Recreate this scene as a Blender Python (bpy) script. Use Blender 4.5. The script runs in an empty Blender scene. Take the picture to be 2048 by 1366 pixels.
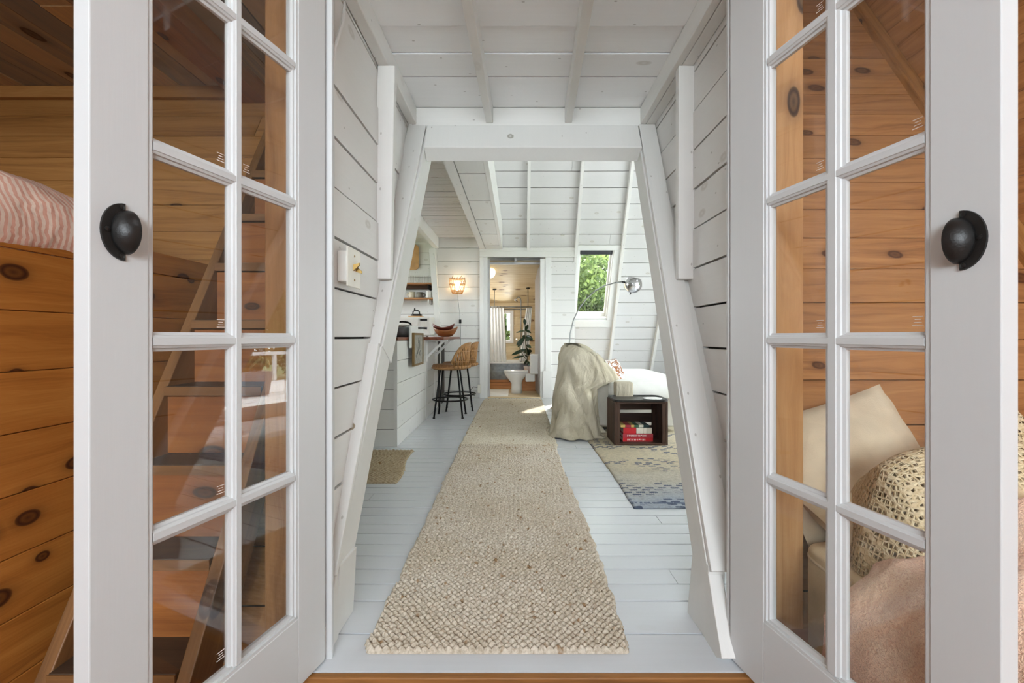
import bpy, math, random
import numpy as np
from mathutils import Vector, Matrix
R = random.Random(7)
F, CX, CY, H = 940.0, 1034.0, 673.0, 0.95
def PT(px, py, d):                      # photo pixel + distance -> world point
    return Vector(((px-CX)*d/F, d, H+(CY-py)*d/F))
def V(*a): return Vector(a)
scene = bpy.context.scene
COL = scene.collection
# ------------------------------------------------------------------ helpers
def lin(c):
    return tuple(((v/255.0)/12.92 if v/255.0 <= .04045 else ((v/255.0+.055)/1.055)**2.4) for v in c)
class MB:
    """collects shapes, build() links them as one mesh object"""
    def __init__(s):
        s.v=[]; s.f=[]; s.uv=[]; s.rnd=[]; s.mi=[]
    def add(s, vs, fs, uvs=None, rnd=None, mi=0):
        b=len(s.v); s.v.extend([tuple(x) for x in vs])
        r = R.random() if rnd is None else rnd
        for k,f in enumerate(fs):
            s.f.append([b+i for i in f]); s.rnd.append(r); s.mi.append(mi)
            for i in f:
                s.uv.append(uvs[i] if uvs else (vs[i][0]*.7+vs[i][1], vs[i][2]+vs[i][1]*.3))
        return s
    def obox(s, o, eu, ev, en, L, W, T, mi=0, rnd=None, tapers=None):
        """board: origin o corner, axes eu (length) ev (width) en (thickness)"""
        o=Vector(o); eu=Vector(eu); ev=Vector(ev); en=Vector(en)
        ou, ow = R.random()*40, R.random()*40
        loc=[(0,0,0),(L,0,0),(L,W,0),(0,W,0),(0,0,T),(L,0,T),(L,W,T),(0,W,T)]
        vs=[o+eu*a+ev*b+en*c for a,b,c in loc]
        uvs=[(a+ou, b+ow+c*.6) for a,b,c in loc]
        fs=[(0,3,2,1),(4,5,6,7),(0,1,5,4),(1,2,6,5),(2,3,7,6),(3,0,4,7)]
        if eu.cross(ev).dot(en)<0: fs=[f[::-1] for f in fs]
        return s.add(vs,fs,uvs,rnd,mi)
    def box(s, a, b, mi=0, rnd=None, axis=None):
        a=Vector(a); b=Vector(b)
        lo=[min(a[i],b[i]) for i in range(3)]; hi=[max(a[i],b[i]) for i in range(3)]
        d=[hi[i]-lo[i] for i in range(3)]
        ax=d.index(max(d)) if axis is None else axis
        E=[V(1,0,0),V(0,1,0),V(0,0,1)]
        i,j,k=ax,(ax+1)%3,(ax+2)%3
        if d[j]<d[k]: j,k=k,j
        return s.obox(lo,E[i],E[j],E[k],d[i],d[j],d[k],mi,rnd)
    def hexa(s, p, mi=0, rnd=None, n=(0,1,2)):
        """8 points: 4 bottom ccw, 4 top ccw"""
        fs=[(0,3,2,1),(4,5,6,7),(0,1,5,4),(1,2,6,5),(2,3,7,6),(3,0,4,7)]
        p=[Vector(x) for x in p]
        ou,ow=R.random()*40,R.random()*40
        L=(p[4]-p[0]).length
        uvs=[(ou,ow),(ou,ow+(p[1]-p[0]).length),(ou,ow+(p[1]-p[0]).length+(p[2]-p[1]).length*.5),(ou,ow-(p[3]-p[0]).length*.5)]
        uvs=uvs+[(a+L,b) for a,b in uvs]
        return s.add(p,fs,uvs,rnd,mi)
    def tube(s, pts, r, n=8, closed=False, mi=0, rnd=None):
        pts=[Vector(p) for p in pts]; N=len(pts)
        rs=r if isinstance(r,(list,tuple)) else [r]*N
        up=None; vs=[]; uvs=[]; acc=0
        for i,p in enumerate(pts):
            a=pts[(i-1)%N] if (closed or i>0) else p
            b=pts[(i+1)%N] if (closed or i<N-1) else p
            t=(b-a).normalized()
            if up is None:
                up=V(0,0,1) if abs(t.z)<.9 else V(1,0,0)
            x=(up-t*up.dot(t)).normalized(); y=t.cross(x); up=x
            if i: acc+=(p-pts[i-1]).length
            for k in range(n):
                th=2*math.pi*k/n
                vs.append(p+(x*math.cos(th)+y*math.sin(th))*rs[i]); uvs.append((acc, k/n*.1))
        fs=[]
        for i in range(N if closed else N-1):
            j=(i+1)%N
            for k in range(n):
                l=(k+1)%n
                fs.append((i*n+k,i*n+l,j*n+l,j*n+k))
        if not closed:
            fs.append(tuple(range(n))[::-1]); fs.append(tuple((N-1)*n+k for k in range(n)))
        return s.add(vs,fs,uvs,rnd,mi)
    def rings(s, rings, cap0=True, cap1=True, mi=0, rnd=None, closed=True):
        """list of rings (equal count) bottom to top"""
        n=len(rings[0]); vs=[p for r in rings for p in r]; fs=[]
        for i in range(len(rings)-1):
            for k in range(n if closed else n-1):
                l=(k+1)%n
                fs.append((i*n+k,i*n+l,(i+1)*n+l,(i+1)*n+k))
        if cap0: fs.append(tuple(range(n))[::-1])
        if cap1: fs.append(tuple((len(rings)-1)*n+k for k in range(n)))
        return s.add([Vector(v) for v in vs],fs,None,rnd,mi)
    def lathe(s, prof, c, n=24, M=None, mi=0, rnd=None, cap=True):
        c=Vector(c); rg=[]
        for r,z in prof:
            ring=[]
            for k in range(n):
                th=2*math.pi*k/n
                p=V(max(r,1e-4)*math.cos(th),max(r,1e-4)*math.sin(th),z)
                ring.append(c+(M@p if M else p))
            rg.append(ring)
        return s.rings(rg,cap,cap,mi,rnd)
    def ell(s, c, r, nu=16, nv=10, M=None, mi=0, f=None):
        c=Vector(c); rg=[]
        for j in range(nv+1):
            ph=-math.pi/2+math.pi*j/nv
            ring=[]
            for k in range(nu):
                th=2*math.pi*k/nu
                p=V(math.cos(ph)*math.cos(th)*r[0],math.cos(ph)*math.sin(th)*r[1],math.sin(ph)*r[2])
                if j in (0,nv): p=p*1.0+V(1e-5*math.cos(th),1e-5*math.sin(th),0)
                if f: p=f(p)
                ring.append(c+(M@p if M else p))
            rg.append(ring)
        return s.rings(rg,True,True,mi)
    def grid(s, P, mi=0, flip=False):
        """P[i][j] points"""
        n=len(P); m=len(P[0]); vs=[p for r in P for p in r]; fs=[]
        for i in range(n-1):
            for j in range(m-1):
                q=(i*m+j,(i+1)*m+j,(i+1)*m+j+1,i*m+j+1)
                fs.append(q[::-1] if flip else q)
        uvs=[(j/(m-1),i/(n-1)) for i in range(n) for j in range(m)]
        return s.add([Vector(v) for v in vs],fs,uvs,.5,mi)
    def build(s, name, mats, parent=None, smooth=False, bevel=0, solid=0, sub=0, rel=True):
        me=bpy.data.meshes.new(name)
        off=Vector((0,0,0))
        if parent is not None and rel:
            off=parent.matrix_basis.translation if parent.parent is None else V(0,0,0)
        me.from_pydata(s.v,[],s.f)
        me.update()
        uvl=me.uv_layers.new(name='UVMap')
        flat=np.array(s.uv,dtype=np.float32).ravel()
        if len(flat)==len(uvl.data)*2: uvl.data.foreach_set('uv',flat)
        at=me.attributes.new('rnd','FLOAT','FACE')
        at.data.foreach_set('value',np.array(s.rnd,dtype=np.float32))
        if not isinstance(mats,(list,tuple)): mats=[mats]
        for m in mats: me.materials.append(m)
        me.polygons.foreach_set('material_index',np.array(s.mi,dtype=np.int32))
        if smooth: me.polygons.foreach_set('use_smooth',np.ones(len(s.f),dtype=bool))
        me.update()
        o=bpy.data.objects.new(name,me); COL.objects.link(o)
        if parent is not None:
            o.parent=parent
            if parent.type=='EMPTY' and parent.parent is None:
                # geometry given in world space
                o.matrix_parent_inverse=parent.matrix_basis.inverted()
        if bevel:
            b=o.modifiers.new('Bevel','BEVEL'); b.width=bevel; b.segments=2; b.limit_method='ANGLE'; b.angle_limit=.7
        if solid:
            b=o.modifiers.new('Solidify','SOLIDIFY'); b.thickness=solid; b.offset=0
        if sub:
            b=o.modifiers.new('Subdivision','SUBSURF'); b.levels=sub; b.render_levels=sub
        return o
def tag(o,label,cat,group=None,kind=None):
    o['label']=label; o['category']=cat
    if group: o['group']=group
    if kind: o['kind']=kind
    return o
def thing(name,label,cat,loc=(0,0,0),group=None,kind=None):
    o=bpy.data.objects.new(name,None); COL.objects.link(o)
    o.empty_display_size=.1; o.location=loc; o.matrix_basis=Matrix.Translation(loc)
    return tag(o,label,cat,group,kind)
def struct(mb,name,mat,label,cat,**k):
    return tag(mb.build(name,mat,**k),label,cat,kind='structure')
def copy_tree(o,delta,label=None,rot=0,name=None):
    c=o.copy(); COL.objects.link(c)
    c.location=Vector(o.location)+Vector(delta); c.rotation_euler=(0,0,rot)
    if label: c['label']=label
    for ch in list(o.children):
        d=ch.copy(); COL.objects.link(d); d.parent=c; d.matrix_parent_inverse=ch.matrix_parent_inverse.copy()
        for g in list(ch.children):
            e=g.copy(); COL.objects.link(e); e.parent=d; e.matrix_parent_inverse=g.matrix_parent_inverse.copy()
    return c
# ------------------------------------------------------------------ materials
MATS={}
class NT:
    def __init__(s,name):
        s.m=bpy.data.materials.new(name); s.m.use_nodes=True
        s.t=s.m.node_tree; s.b=s.t.nodes['Principled BSDF']; s.out=s.t.nodes['Material Output']
    def n(s,ty,**k):
        x=s.t.nodes.new(ty)
        for a,b in k.items(): setattr(x,a,b)
        return x
    def l(s,a,b): s.t.links.new(a,b)
    def math(s,op,a,b=None,c=None):
        x=s.n('ShaderNodeMath',operation=op)
        for i,v in enumerate((a,b,c)):
            if v is None: continue
            if hasattr(v,'links'): s.l(v,x.inputs[i])
            else: x.inputs[i].default_value=v
        return x.outputs[0]
    def ramp(s,fac,stops,interp='LINEAR'):
        x=s.n('ShaderNodeValToRGB'); e=x.color_ramp.elements; x.color_ramp.interpolation=interp
        while len(e)<len(stops): e.new(.5)
        for i,(p,c) in enumerate(stops):
            e[i].position=p; e[i].color=(c[0],c[1],c[2],1) if not isinstance(c,(int,float)) else (c,c,c,1)
        s.l(fac,x.inputs[0]); return x.outputs[0]
    def mix(s,fac,a,b,mode='MIX'):
        x=s.n('ShaderNodeMix',data_type='RGBA',blend_type=mode)
        for i,v in ((0,fac),(6,a),(7,b)):
            if hasattr(v,'links'): s.l(v,x.inputs[i])
            elif isinstance(v,(int,float)): x.inputs[i].default_value=v
            else: x.inputs[i].default_value=(v[0],v[1],v[2],1)
        return x.outputs[2]
    def noise(s,vec,scale,detail=3,rough=.5,dist=0):
        x=s.n('ShaderNodeTexNoise'); x.inputs['Scale'].default_value=scale
        x.inputs['Detail'].default_value=detail; x.inputs['Roughness'].default_value=rough; x.inputs['Distortion'].default_value=dist
        if vec: s.l(vec,x.inputs['Vector'])
        return x.outputs['Fac']
    def mapv(s,vec,scale,loc=(0,0,0)):
        x=s.n('ShaderNodeMapping'); x.inputs['Scale'].default_value=scale; x.inputs['Location'].default_value=loc
        s.l(vec,x.inputs['Vector']); return x.outputs[0]
    def uv(s): return s.n('ShaderNodeUVMap').outputs[0]
    def obj(s): return s.n('ShaderNodeTexCoord').outputs['Object']
    def pos(s): return s.n('ShaderNodeNewGeometry').outputs['Position']
    def attr(s,name='rnd'):
        return s.n('ShaderNodeAttribute',attribute_name=name).outputs['Fac']
    def bump(s,h,strength=.3,dist=.01):
        x=s.n('ShaderNodeBump'); x.inputs['Strength'].default_value=strength; x.inputs['Distance'].default_value=dist
        s.l(h,x.inputs['Height']); s.l(x.outputs[0],s.b.inputs['Normal'])
    def col(s,v):
        if hasattr(v,'links'): s.l(v,s.b.inputs['Base Color'])
        else: s.b.inputs['Base Color'].default_value=(v[0],v[1],v[2],1)
    def rough(s,v):
        if hasattr(v,'links'): s.l(v,s.b.inputs['Roughness'])
        else: s.b.inputs['Roughness'].default_value=v
def plain(name,rgb,rough=.5,metal=0,noise=.06,nscale=20,bump=0,bscale=80,emit=None,spec=None):
    t=NT(name); c=lin(rgb)
    f=t.noise(t.obj(),nscale,4)
    d=tuple(v*(1-noise*2) for v in c); e=tuple(min(1,v*(1+noise)) for v in c)
    t.col(t.ramp(f,[(.3,d),(.7,e)])); t.rough(rough); t.b.inputs['Metallic'].default_value=metal
    if bump: t.bump(t.noise(t.obj(),bscale,4),bump,.004)
    if spec is not None: t.b.inputs['Specular IOR Level'].default_value=spec
    if emit:
        t.b.inputs['Emission Color'].default_value=(*lin(emit[0]),1); t.b.inputs['Emission Strength'].default_value=emit[1]
    return t.m
def painted(name,rgb,rough=.45,knots=.35,spots=(),var=.05,spec=.4):
    """painted boards: faint knots telegraphing through, brush grain; spots = knots left showing at given world places"""
    t=NT(name); c=lin(rgb); uv=t.uv()
    g=t.noise(t.mapv(uv,(3,60,1)),1.0,4,.6)
    rnd=t.attr()
    base=t.mix(t.math('MULTIPLY',g,.5),tuple(v*(1-var*1.6) for v in c),tuple(min(1,v*(1+var)) for v in c))
    base=t.mix(t.math('MULTIPLY',rnd,.35),base,tuple(v*.93 for v in c))
    vor=t.n('ShaderNodeTexVoronoi',voronoi_dimensions='2D'); vor.inputs['Scale'].default_value=1.0
    t.l(t.mapv(uv,(2.6,5.5,1)),vor.inputs['Vector'])
    sep=t.n('ShaderNodeSeparateColor'); t.l(vor.outputs['Color'],sep.inputs[0])
    ring=t.ramp(vor.outputs['Distance'],[(0.0,.25),(.05,1),(.085,.55),(.10,0)])
    pick=t.math('GREATER_THAN',sep.outputs[0],.72)
    k=t.math('MULTIPLY',t.math('MULTIPLY',ring,pick),knots)
    base=t.mix(k,base,lin((150,138,118)))
    dots=t.n('ShaderNodeTexVoronoi',voronoi_dimensions='2D'); dots.inputs['Scale'].default_value=1.0
    t.l(t.mapv(uv,(9,16,1)),dots.inputs['Vector'])
    s2=t.n('ShaderNodeSeparateColor'); t.l(dots.outputs['Color'],s2.inputs[0])
    dm=t.math('MULTIPLY',t.math('LESS_THAN',dots.outputs['Distance'],.055),t.math('GREATER_THAN',s2.outputs[1],.9))
    base=t.mix(t.math('MULTIPLY',dm,.45 if knots>=.1 else 0.0),base,lin((120,112,102)))
    for (p,r,cc) in spots:
        x=t.n('ShaderNodeVectorMath',operation='DISTANCE'); t.l(t.pos(),x.inputs[0]); x.inputs[1].default_value=p
        rr=t.math('DIVIDE',x.outputs['Value'],r)
        rr=t.math('ADD',rr,t.math('MULTIPLY',t.math('SUBTRACT',t.noise(t.pos(),60,2),.5),.35))
        m=t.ramp(rr,[(.0,.55),(.45,.35),(.6,.9),(.85,.8),(1.0,0)])
        base=t.mix(m,base,lin(cc))
    t.col(base); t.rough(rough); t.b.inputs['Specular IOR Level'].default_value=spec
    t.bump(g,.12,.004)
    return t.m
def pine(name,light,mid,dark,knot=(58,32,18),rough=.5,kscale=(2.4,5.0),kpick=.55,grain=1.0,rv=.5,bands=0):
    t=NT(name); uv=t.uv(); L,M_,D=lin(light),lin(mid),lin(dark)
    rnd=t.attr()
    warp=t.noise(t.mapv(uv,(1.3,6,1)),1.0,3)
    vec=t.n('ShaderNodeVectorMath',operation='ADD'); t.l(t.mapv(uv,(.9,26,1)),vec.inputs[0])
    cmb=t.n('ShaderNodeCombineXYZ'); t.l(t.math('MULTIPLY',warp,4.5),cmb.inputs[1]); t.l(cmb.outputs[0],vec.inputs[1])
    g=t.noise(vec.outputs[0],1.0,5,.62)
    fine=t.noise(t.mapv(uv,(8,220,1)),1.0,3,.6)
    gg=t.math('ADD',t.math('MULTIPLY',g,.8),t.math('MULTIPLY',fine,.2))
    c=t.ramp(gg,[(.3,D),(.48,M_),(.68,L)])
    c=t.mix(t.math('MULTIPLY',rnd,rv),c,D)
    bl=t.math('MULTIPLY',t.math('GREATER_THAN',t.math('FRACT',t.math('MULTIPLY',rnd,7.3)),.7),.35*rv)
    c=t.mix(bl,c,L)
    vor=t.n('ShaderNodeTexVoronoi',voronoi_dimensions='2D'); vor.inputs['Scale'].default_value=1.0; vor.inputs['Randomness'].default_value=.9
    kv=t.n('ShaderNodeVectorMath',operation='ADD'); t.l(t.mapv(uv,(kscale[0],kscale[1],1)),kv.inputs[0])
    c2=t.n('ShaderNodeCombineXYZ'); t.l(t.math('MULTIPLY',t.noise(t.mapv(uv,(9,9,1)),1.0,2),.09),c2.inputs[0]); t.l(c2.outputs[0],kv.inputs[1])
    t.l(kv.outputs[0],vor.inputs['Vector'])
    sep=t.n('ShaderNodeSeparateColor'); t.l(vor.outputs['Color'],sep.inputs[0])
    size=t.math('MULTIPLY_ADD',sep.outputs[1],.7,.5)
    dd=t.math('DIVIDE',vor.outputs['Distance'],size)
    ring=t.ramp(dd,[(0.0,.95),(.06,.75),(.10,1.0),(.125,.85),(.14,.35),(.22,.12),(.34,0)])
    pick=t.math('GREATER_THAN',sep.outputs[0],kpick)
    c=t.mix(t.math('MULTIPLY',ring,pick),c,lin(knot))
    t.col(c); t.rough(rough); t.bump(gg,.18*grain,.004)
    t.b.inputs['Specular IOR Level'].default_value=.35
    return t.m
def glass(name):
    t=NT(name); t.t.nodes.remove(t.b)
    fr=t.n('ShaderNodeFresnel'); t.l(t.math('MULTIPLY_ADD',t.n('ShaderNodeNewGeometry').outputs['Backfacing'],1/1.5-1.5,1.5),fr.inputs[0])
    tr=t.n('ShaderNodeBsdfTransparent'); tr.inputs[0].default_value=(.975,.985,.98,1)
    gl=t.n('ShaderNodeBsdfGlossy'); gl.inputs['Roughness'].default_value=0.0
    mx=t.n('ShaderNodeMixShader'); t.l(fr.outputs[0],mx.inputs[0]); t.l(tr.outputs[0],mx.inputs[1]); t.l(gl.outputs[0],mx.inputs[2])
    t.l(mx.outputs[0],t.out.inputs[0]); return t.m
M={}
M['white']=painted('white_painted_boards',(226,225,222),.5)
M['ceil']=painted('bright_white_ceiling_boards',(246,247,248),.5)
M['white_slope']=painted('white_painted_roof_boards',(216,215,214),.5,knots=.45)
M['beam']=painted('white_painted_beam',(228,227,223),.45,knots=.15)
K1=PT(702,851,1.655)
K2=PT(1021,275,2.455)
M['rafter']=painted('white_painted_rafter',(222,221,217),.45,knots=.1,spots=[(tuple(K1),.016,(132,112,78))])
M['header']=painted('white_painted_header',(228,227,223),.45,knots=.1,spots=[(tuple(K2),.021,(150,146,134))])
M['door']=painted('door_white_paint',(204,206,206),.4,knots=0,var=.02)
M['trim']=painted('white_trim_paint',(230,230,228),.4,knots=.05,var=.02)
M['floor']=painted('grey_white_floor_paint',(212,215,219),.22,knots=.05,var=.05,spec=.5)
M['gap']=plain('dark_board_gap',(58,55,50),.9)
M['wood_gap']=plain('dark_wood_gap',(34,22,14),.9)
M['pine_wall']=pine('brown_pine_wall',(196,146,88),(172,120,66),(120,76,40),rv=.35,kpick=.6)
M['pine_right']=pine('reddish_pine_wall',(206,152,96),(182,126,76),(130,84,48),rv=.4,kpick=.62,kscale=(3.2,5),knot=(84,48,28))
M['pine_panel']=pine('orange_pine_panel',(204,138,66),(184,116,50),(142,82,32),rv=.25,kpick=.08,kscale=(4.0,6.6),knot=(60,26,10))
M['pine_post']=pine('golden_pine_post',(226,180,128),(212,162,108),(188,136,82),rv=.1,kpick=.8,kscale=(3,7))
M['pine_post_dark']=pine('tan_pine_post',(192,142,92),(172,124,78),(140,94,56),rv=.1,kpick=.72,kscale=(3,7))
M['roof_wood']=pine('mixed_roof_boards',(224,176,118),(178,144,108),(116,112,108),rv=.95,kpick=.8)
M['pine_bath']=pine('pale_pine_boards',(228,214,182),(216,196,158),(192,164,122),rv=.3,kpick=.5,kscale=(3,6),knot=(110,70,40))
M['ladder']=pine('weathered_ladder_wood',(150,108,66),(124,86,50),(86,58,34),rv=.3,kpick=.7)
M['ladder_dark']=pine('dark_tread_wood',(92,72,54),(70,54,42),(48,38,30),rv=.2,kpick=.9)
M['riser']=pine('brown_riser_wood',(176,112,58),(148,90,46),(104,60,32),rv=.3,kpick=.5,kscale=(3,6))
M['dark_wood']=pine('dark_crate_wood',(92,64,48),(70,48,36),(46,32,26),rv=.3,kpick=.85)
M['counter']=pine('red_brown_countertop',(146,84,54),(120,66,44),(88,48,34),rv=.2,kpick=.9,rough=.35)
M['shelf']=pine('brown_shelf_wood',(190,140,92),(164,114,72),(120,80,50),rv=.2,kpick=.8)
M['nosing']=pine('honey_nosing',(168,116,62),(146,98,50),(108,70,36),rv=.1,kpick=.8)
M['plywood']=pine('plywood_grain',(206,150,96),(186,128,78),(150,98,56),rv=.1,kpick=.6)
M['glass']=glass('clear_glass')
M['black']=plain('black_iron',(34,33,32),.42,.3,.1,40,.15,200)
M['steel']=plain('black_steel',(30,30,30),.45,.5)
M['chrome']=plain('brushed_chrome',(205,205,208),.16,1,.03)
M['tube']=plain('grey_steel_tube',(128,130,128),.3,1,.03)
M['brass']=plain('aged_brass',(150,122,70),.4,.8)
M['porcelain']=plain('white_porcelain',(240,240,238),.12,0,.01)
M['plastic']=plain('white_plastic',(232,230,224),.35,0,.02)
M['ivory']=plain('ivory_plate',(238,236,226),.35,0,.02)
M['cloth']=plain('cream_canvas',(206,198,178),.9,0,.05,9,.25,300)
def mk_canvas():
    t=NT('cream_canvas_throw'); o=t.pos()
    n=t.noise(o,5,3); c=t.ramp(n,[(.3,lin((184,174,152))),(.7,lin((200,191,172)))]); t.col(c); t.rough(.95)
    a=t.noise(t.mapv(o,(10,10,3.2)),1.0,3,.5,1.2); b=t.noise(o,160,2)
    t.bump(t.math('ADD',a,t.math('MULTIPLY',b,.06)),.75,.035); t.b.inputs['Specular IOR Level'].default_value=.1
    return t.m
M['cloth']=mk_canvas()
M['skirt']=plain('pale_grey_canvas',(196,192,182),.9,0,.05,9,.2,300)
M['sheet']=plain('white_cotton',(240,240,236),.9,0,.03,12,.2,200)
M['pillow_cream']=plain('cream_cotton',(222,205,176),.9,0,.05,14,.3,260)
M['tan_cushion']=plain('beige_cushion',(214,194,158),.9,0,.05,14,.3,300)
M['red']=plain('red_book_cover',(196,28,40),.45)
M['crimson']=plain('crimson_book_cover',(176,52,66),.45)
M['paper']=plain('book_white',(226,220,206),.6)
M['green']=plain('green_book_cover',(60,96,72),.5)
M['yellow']=plain('yellow_book_cover',(206,180,104),.5)
M['teal']=plain('teal_book_cover',(36,66,66),.5)
M['lettering']=plain('white_lettering',(238,232,226),.6)
M['leaf']=plain('rubber_plant_leaf',(44,66,44),.25,0,.2,8)
M['stem']=plain('plant_stem',(92,88,58),.6)
M['zinc']=plain('galvanised_zinc',(150,156,160),.4,.75,.15,14)
M['rattan']=plain('rattan_cane',(178,132,82),.5,0,.18,30,.3,120)
M['seatwood']=plain('woven_seat',(150,104,62),.5,0,.18,50,.4,160)
M['bowl_dark']=plain('dark_red_wood_bowl',(104,46,34),.35,0,.12)
M['bowl_light']=plain('caramel_wood_bowl',(150,92,52),.35,0,.12)
M['stoneware']=plain('grey_stoneware',(126,118,104),.45,0,.12,30)
M['cream_ware']=plain('cream_stoneware',(206,194,172),.45,0,.08,30)
M['maple']=plain('maple_board',(206,160,108),.45,0,.1,8)
M['navy']=plain('dark_blind',(62,64,70),.7)
M['dark_tray']=plain('black_tray',(32,32,34),.35)
M['bark']=plain('tree_bark',(104,94,82),.9,0,.2,6,.4,20)
M['frame_gold']=plain('dull_gold_frame',(128,102,62),.45,.3)
M['artpaper']=plain('sketch_paper',(150,146,138),.8,0,.15,30)
M['grey_paint']=painted('grey_door_paint',(178,176,178),.45,knots=0,var=.02)
M['terracotta']=plain('white_pot',(234,232,228),.4)
M['bulb']=plain('lit_bulb',(255,236,200),.5,emit=((255,226,176),12))
M['globe']=plain('paper_globe',(250,240,214),.8,emit=((255,236,196),.8))
# rug ------------------------------------------------------------
def mk_jute(name,a,b,c,scale=1):
    t=NT(name); o=t.obj()
    n1=t.noise(o,2.2,3); n2=t.noise(t.mapv(o,(90,160,60)),1.0,3,.6); n3=t.noise(t.mapv(o,(28,40,10)),1.0,2)
    col=t.ramp(n1,[(.35,lin(a)),(.65,lin(b))])
    col=t.mix(t.ramp(n2,[(.36,.6),(.6,0)]),col,lin(c))
    col=t.mix(t.ramp(n3,[(.63,0),(.72,.8)]),col,lin((132,96,54)))
    t.col(col); t.rough(.95); t.bump(t.noise(t.mapv(o,(200,260,200)),1.0,3),.5,.003)
    t.b.inputs['Specular IOR Level'].default_value=.1
    return t.m
M['jute']=mk_jute('jute_yarn',(202,190,171),(212,202,187),(146,130,108))
M['jute_far']=mk_jute('pale_jute_yarn',(206,196,176),(218,210,194),(168,150,120))
M['jute_small']=mk_jute('tan_jute_yarn',(184,168,140),(194,178,150),(136,114,84))
def mk_bluerug():
    t=NT('blue_patterned_rug_wool'); o=t.pos()
    sep=t.n('ShaderNodeSeparateXYZ'); t.l(o,sep.inputs[0])
    y=t.math('ADD',sep.outputs[1],t.math('MULTIPLY',t.math('SUBTRACT',t.noise(o,3,2),.5),.5))
    base=t.ramp(t.math('DIVIDE',y,5.0),[(.535,lin((158,166,178))),(.60,lin((182,176,164))),(.70,lin((186,172,146))),(.9,lin((192,180,154)))])
    base=t.mix(t.ramp(t.noise(t.mapv(o,(60,120,60)),1.0,3),[(.35,.4),(.6,0)]),base,lin((120,118,112)))
    br=t.n('ShaderNodeTexBrick'); t.l(t.mapv(o,(7,11,1)),br.inputs['Vector']); br.inputs['Scale'].default_value=1.0
    br.inputs['Mortar Size'].default_value=.10; br.inputs['Color1'].default_value=(1,1,1,1); br.inputs['Color2'].default_value=(.0,.0,.0,1); br.inputs['Mortar'].default_value=(0,0,0,1)
    br.inputs['Brick Width'].default_value=.55; br.inputs['Row Height'].default_value=.45; br.offset=.4
    bw=t.n('ShaderNodeRGBToBW'); t.l(br.outputs['Color'],bw.inputs[0])
    zone=t.ramp(t.noise(t.mapv(o,(2.1,3.3,1),(3,1,0)),1.0,2),[(.47,0),(.52,1)])
    m=t.math('MULTIPLY',t.math('MULTIPLY',t.math('GREATER_THAN',bw.outputs[0],.35),zone),.9)
    base=t.mix(m,base,lin((62,74,98)))
    ed=t.math('MULTIPLY',t.math('LESS_THAN',t.math('ABSOLUTE',t.math('SUBTRACT',sep.outputs[1],2.66)),.012),t.math('GREATER_THAN',t.noise(t.mapv(o,(60,10,1)),1.0,1),.42))
    base=t.mix(t.math('MULTIPLY',ed,.8),base,lin((70,84,110)))
    t.col(base); t.rough(.95); t.bump(t.noise(t.mapv(o,(160,220,160)),1.0,3),.5,.003); return t.m
M['bluerug']=mk_bluerug()
def mk_stripe():
    t=NT('pink_striped_cotton'); o=t.uv()
    w=t.n('ShaderNodeTexWave',wave_type='BANDS',bands_direction='Y'); w.inputs['Scale'].default_value=27; w.inputs['Distortion'].default_value=3.0; w.inputs['Detail Scale'].default_value=.6
    t.l(o,w.inputs['Vector'])
    c=t.ramp(w.outputs['Fac'],[(.42,lin((236,210,190))),(.58,lin((224,170,148)))])
    t.col(c); t.rough(.9); t.bump(t.noise(t.obj(),14,3),.5,.02); return t.m
M['stripe']=mk_stripe()
def mk_fleece():
    t=NT('pink_fleece'); o=t.obj()
    n=t.noise(o,6,4); n2=t.noise(o,120,3,.55,2.2)
    c=t.ramp(n,[(.3,lin((252,198,166))),(.7,lin((255,226,198)))])
    c=t.mix(t.ramp(n2,[(.36,.5),(.54,0)]),c,lin((206,142,114)))
    t.col(c); t.rough(1); t.bump(n2,.9,.007)
    t.b.inputs['Sheen Weight'].default_value=.4
    return t.m
M['fleece']=mk_fleece()
def mk_crochet():
    t=NT('cream_crochet_lace'); o=t.obj()
    v=t.n('ShaderNodeTexVoronoi',feature='DISTANCE_TO_EDGE'); v.inputs['Scale'].default_value=78; v.inputs['Randomness'].default_value=.35
    t.l(o,v.inputs['Vector'])
    big=t.noise(o,7,2)
    thr=t.ramp(big,[(.42,.17),(.56,.03)])
    hole=t.math('GREATER_THAN',v.outputs['Distance'],t.math('MULTIPLY_ADD',t.math('SUBTRACT',1.0,thr),.42,-.20))
    t.col(t.ramp(t.noise(o,90,3),[(.3,lin((206,182,138))),(.7,lin((240,224,188)))]))
    t.rough(.95); t.bump(t.math('SUBTRACT',1.0,v.outputs['Distance']),.8,.01)
    tr=t.n('ShaderNodeBsdfTransparent'); mx=t.n('ShaderNodeMixShader')
    t.l(hole,mx.inputs[0]); t.l(t.b.outputs[0],mx.inputs[1]); t.l(tr.outputs[0],mx.inputs[2]); t.l(mx.outputs[0],t.out.inputs[0])
    return t.m
M['crochet']=mk_crochet()
def mk_tuft():
    t=NT('patterned_pillow_fabric'); o=t.obj()
    n=t.noise(o,14,2,.5,1.5)
    t.col(t.ramp(n,[(.40,lin((226,224,222))),(.46,lin((150,98,62))),(.54,lin((120,72,44))),(.58,lin((232,230,228)))],'CONSTANT'))
    t.rough(.9); return t.m
M['patterned']=mk_tuft()
def mk_leaves(name,a,b,tr=.35):
    t=NT(name); g=t.attr()
    c=t.ramp(g,[(0,lin(a)),(1,lin(b))]); t.col(c); t.rough(.6)
    tl=t.n('ShaderNodeBsdfTranslucent'); t.l(c,tl.inputs[0])
    mx=t.n('ShaderNodeMixShader'); mx.inputs[0].default_value=tr
    t.l(t.b.outputs[0],mx.inputs[1]); t.l(tl.outputs[0],mx.inputs[2]); t.l(mx.outputs[0],t.out.inputs[0]); return t.m
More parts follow.
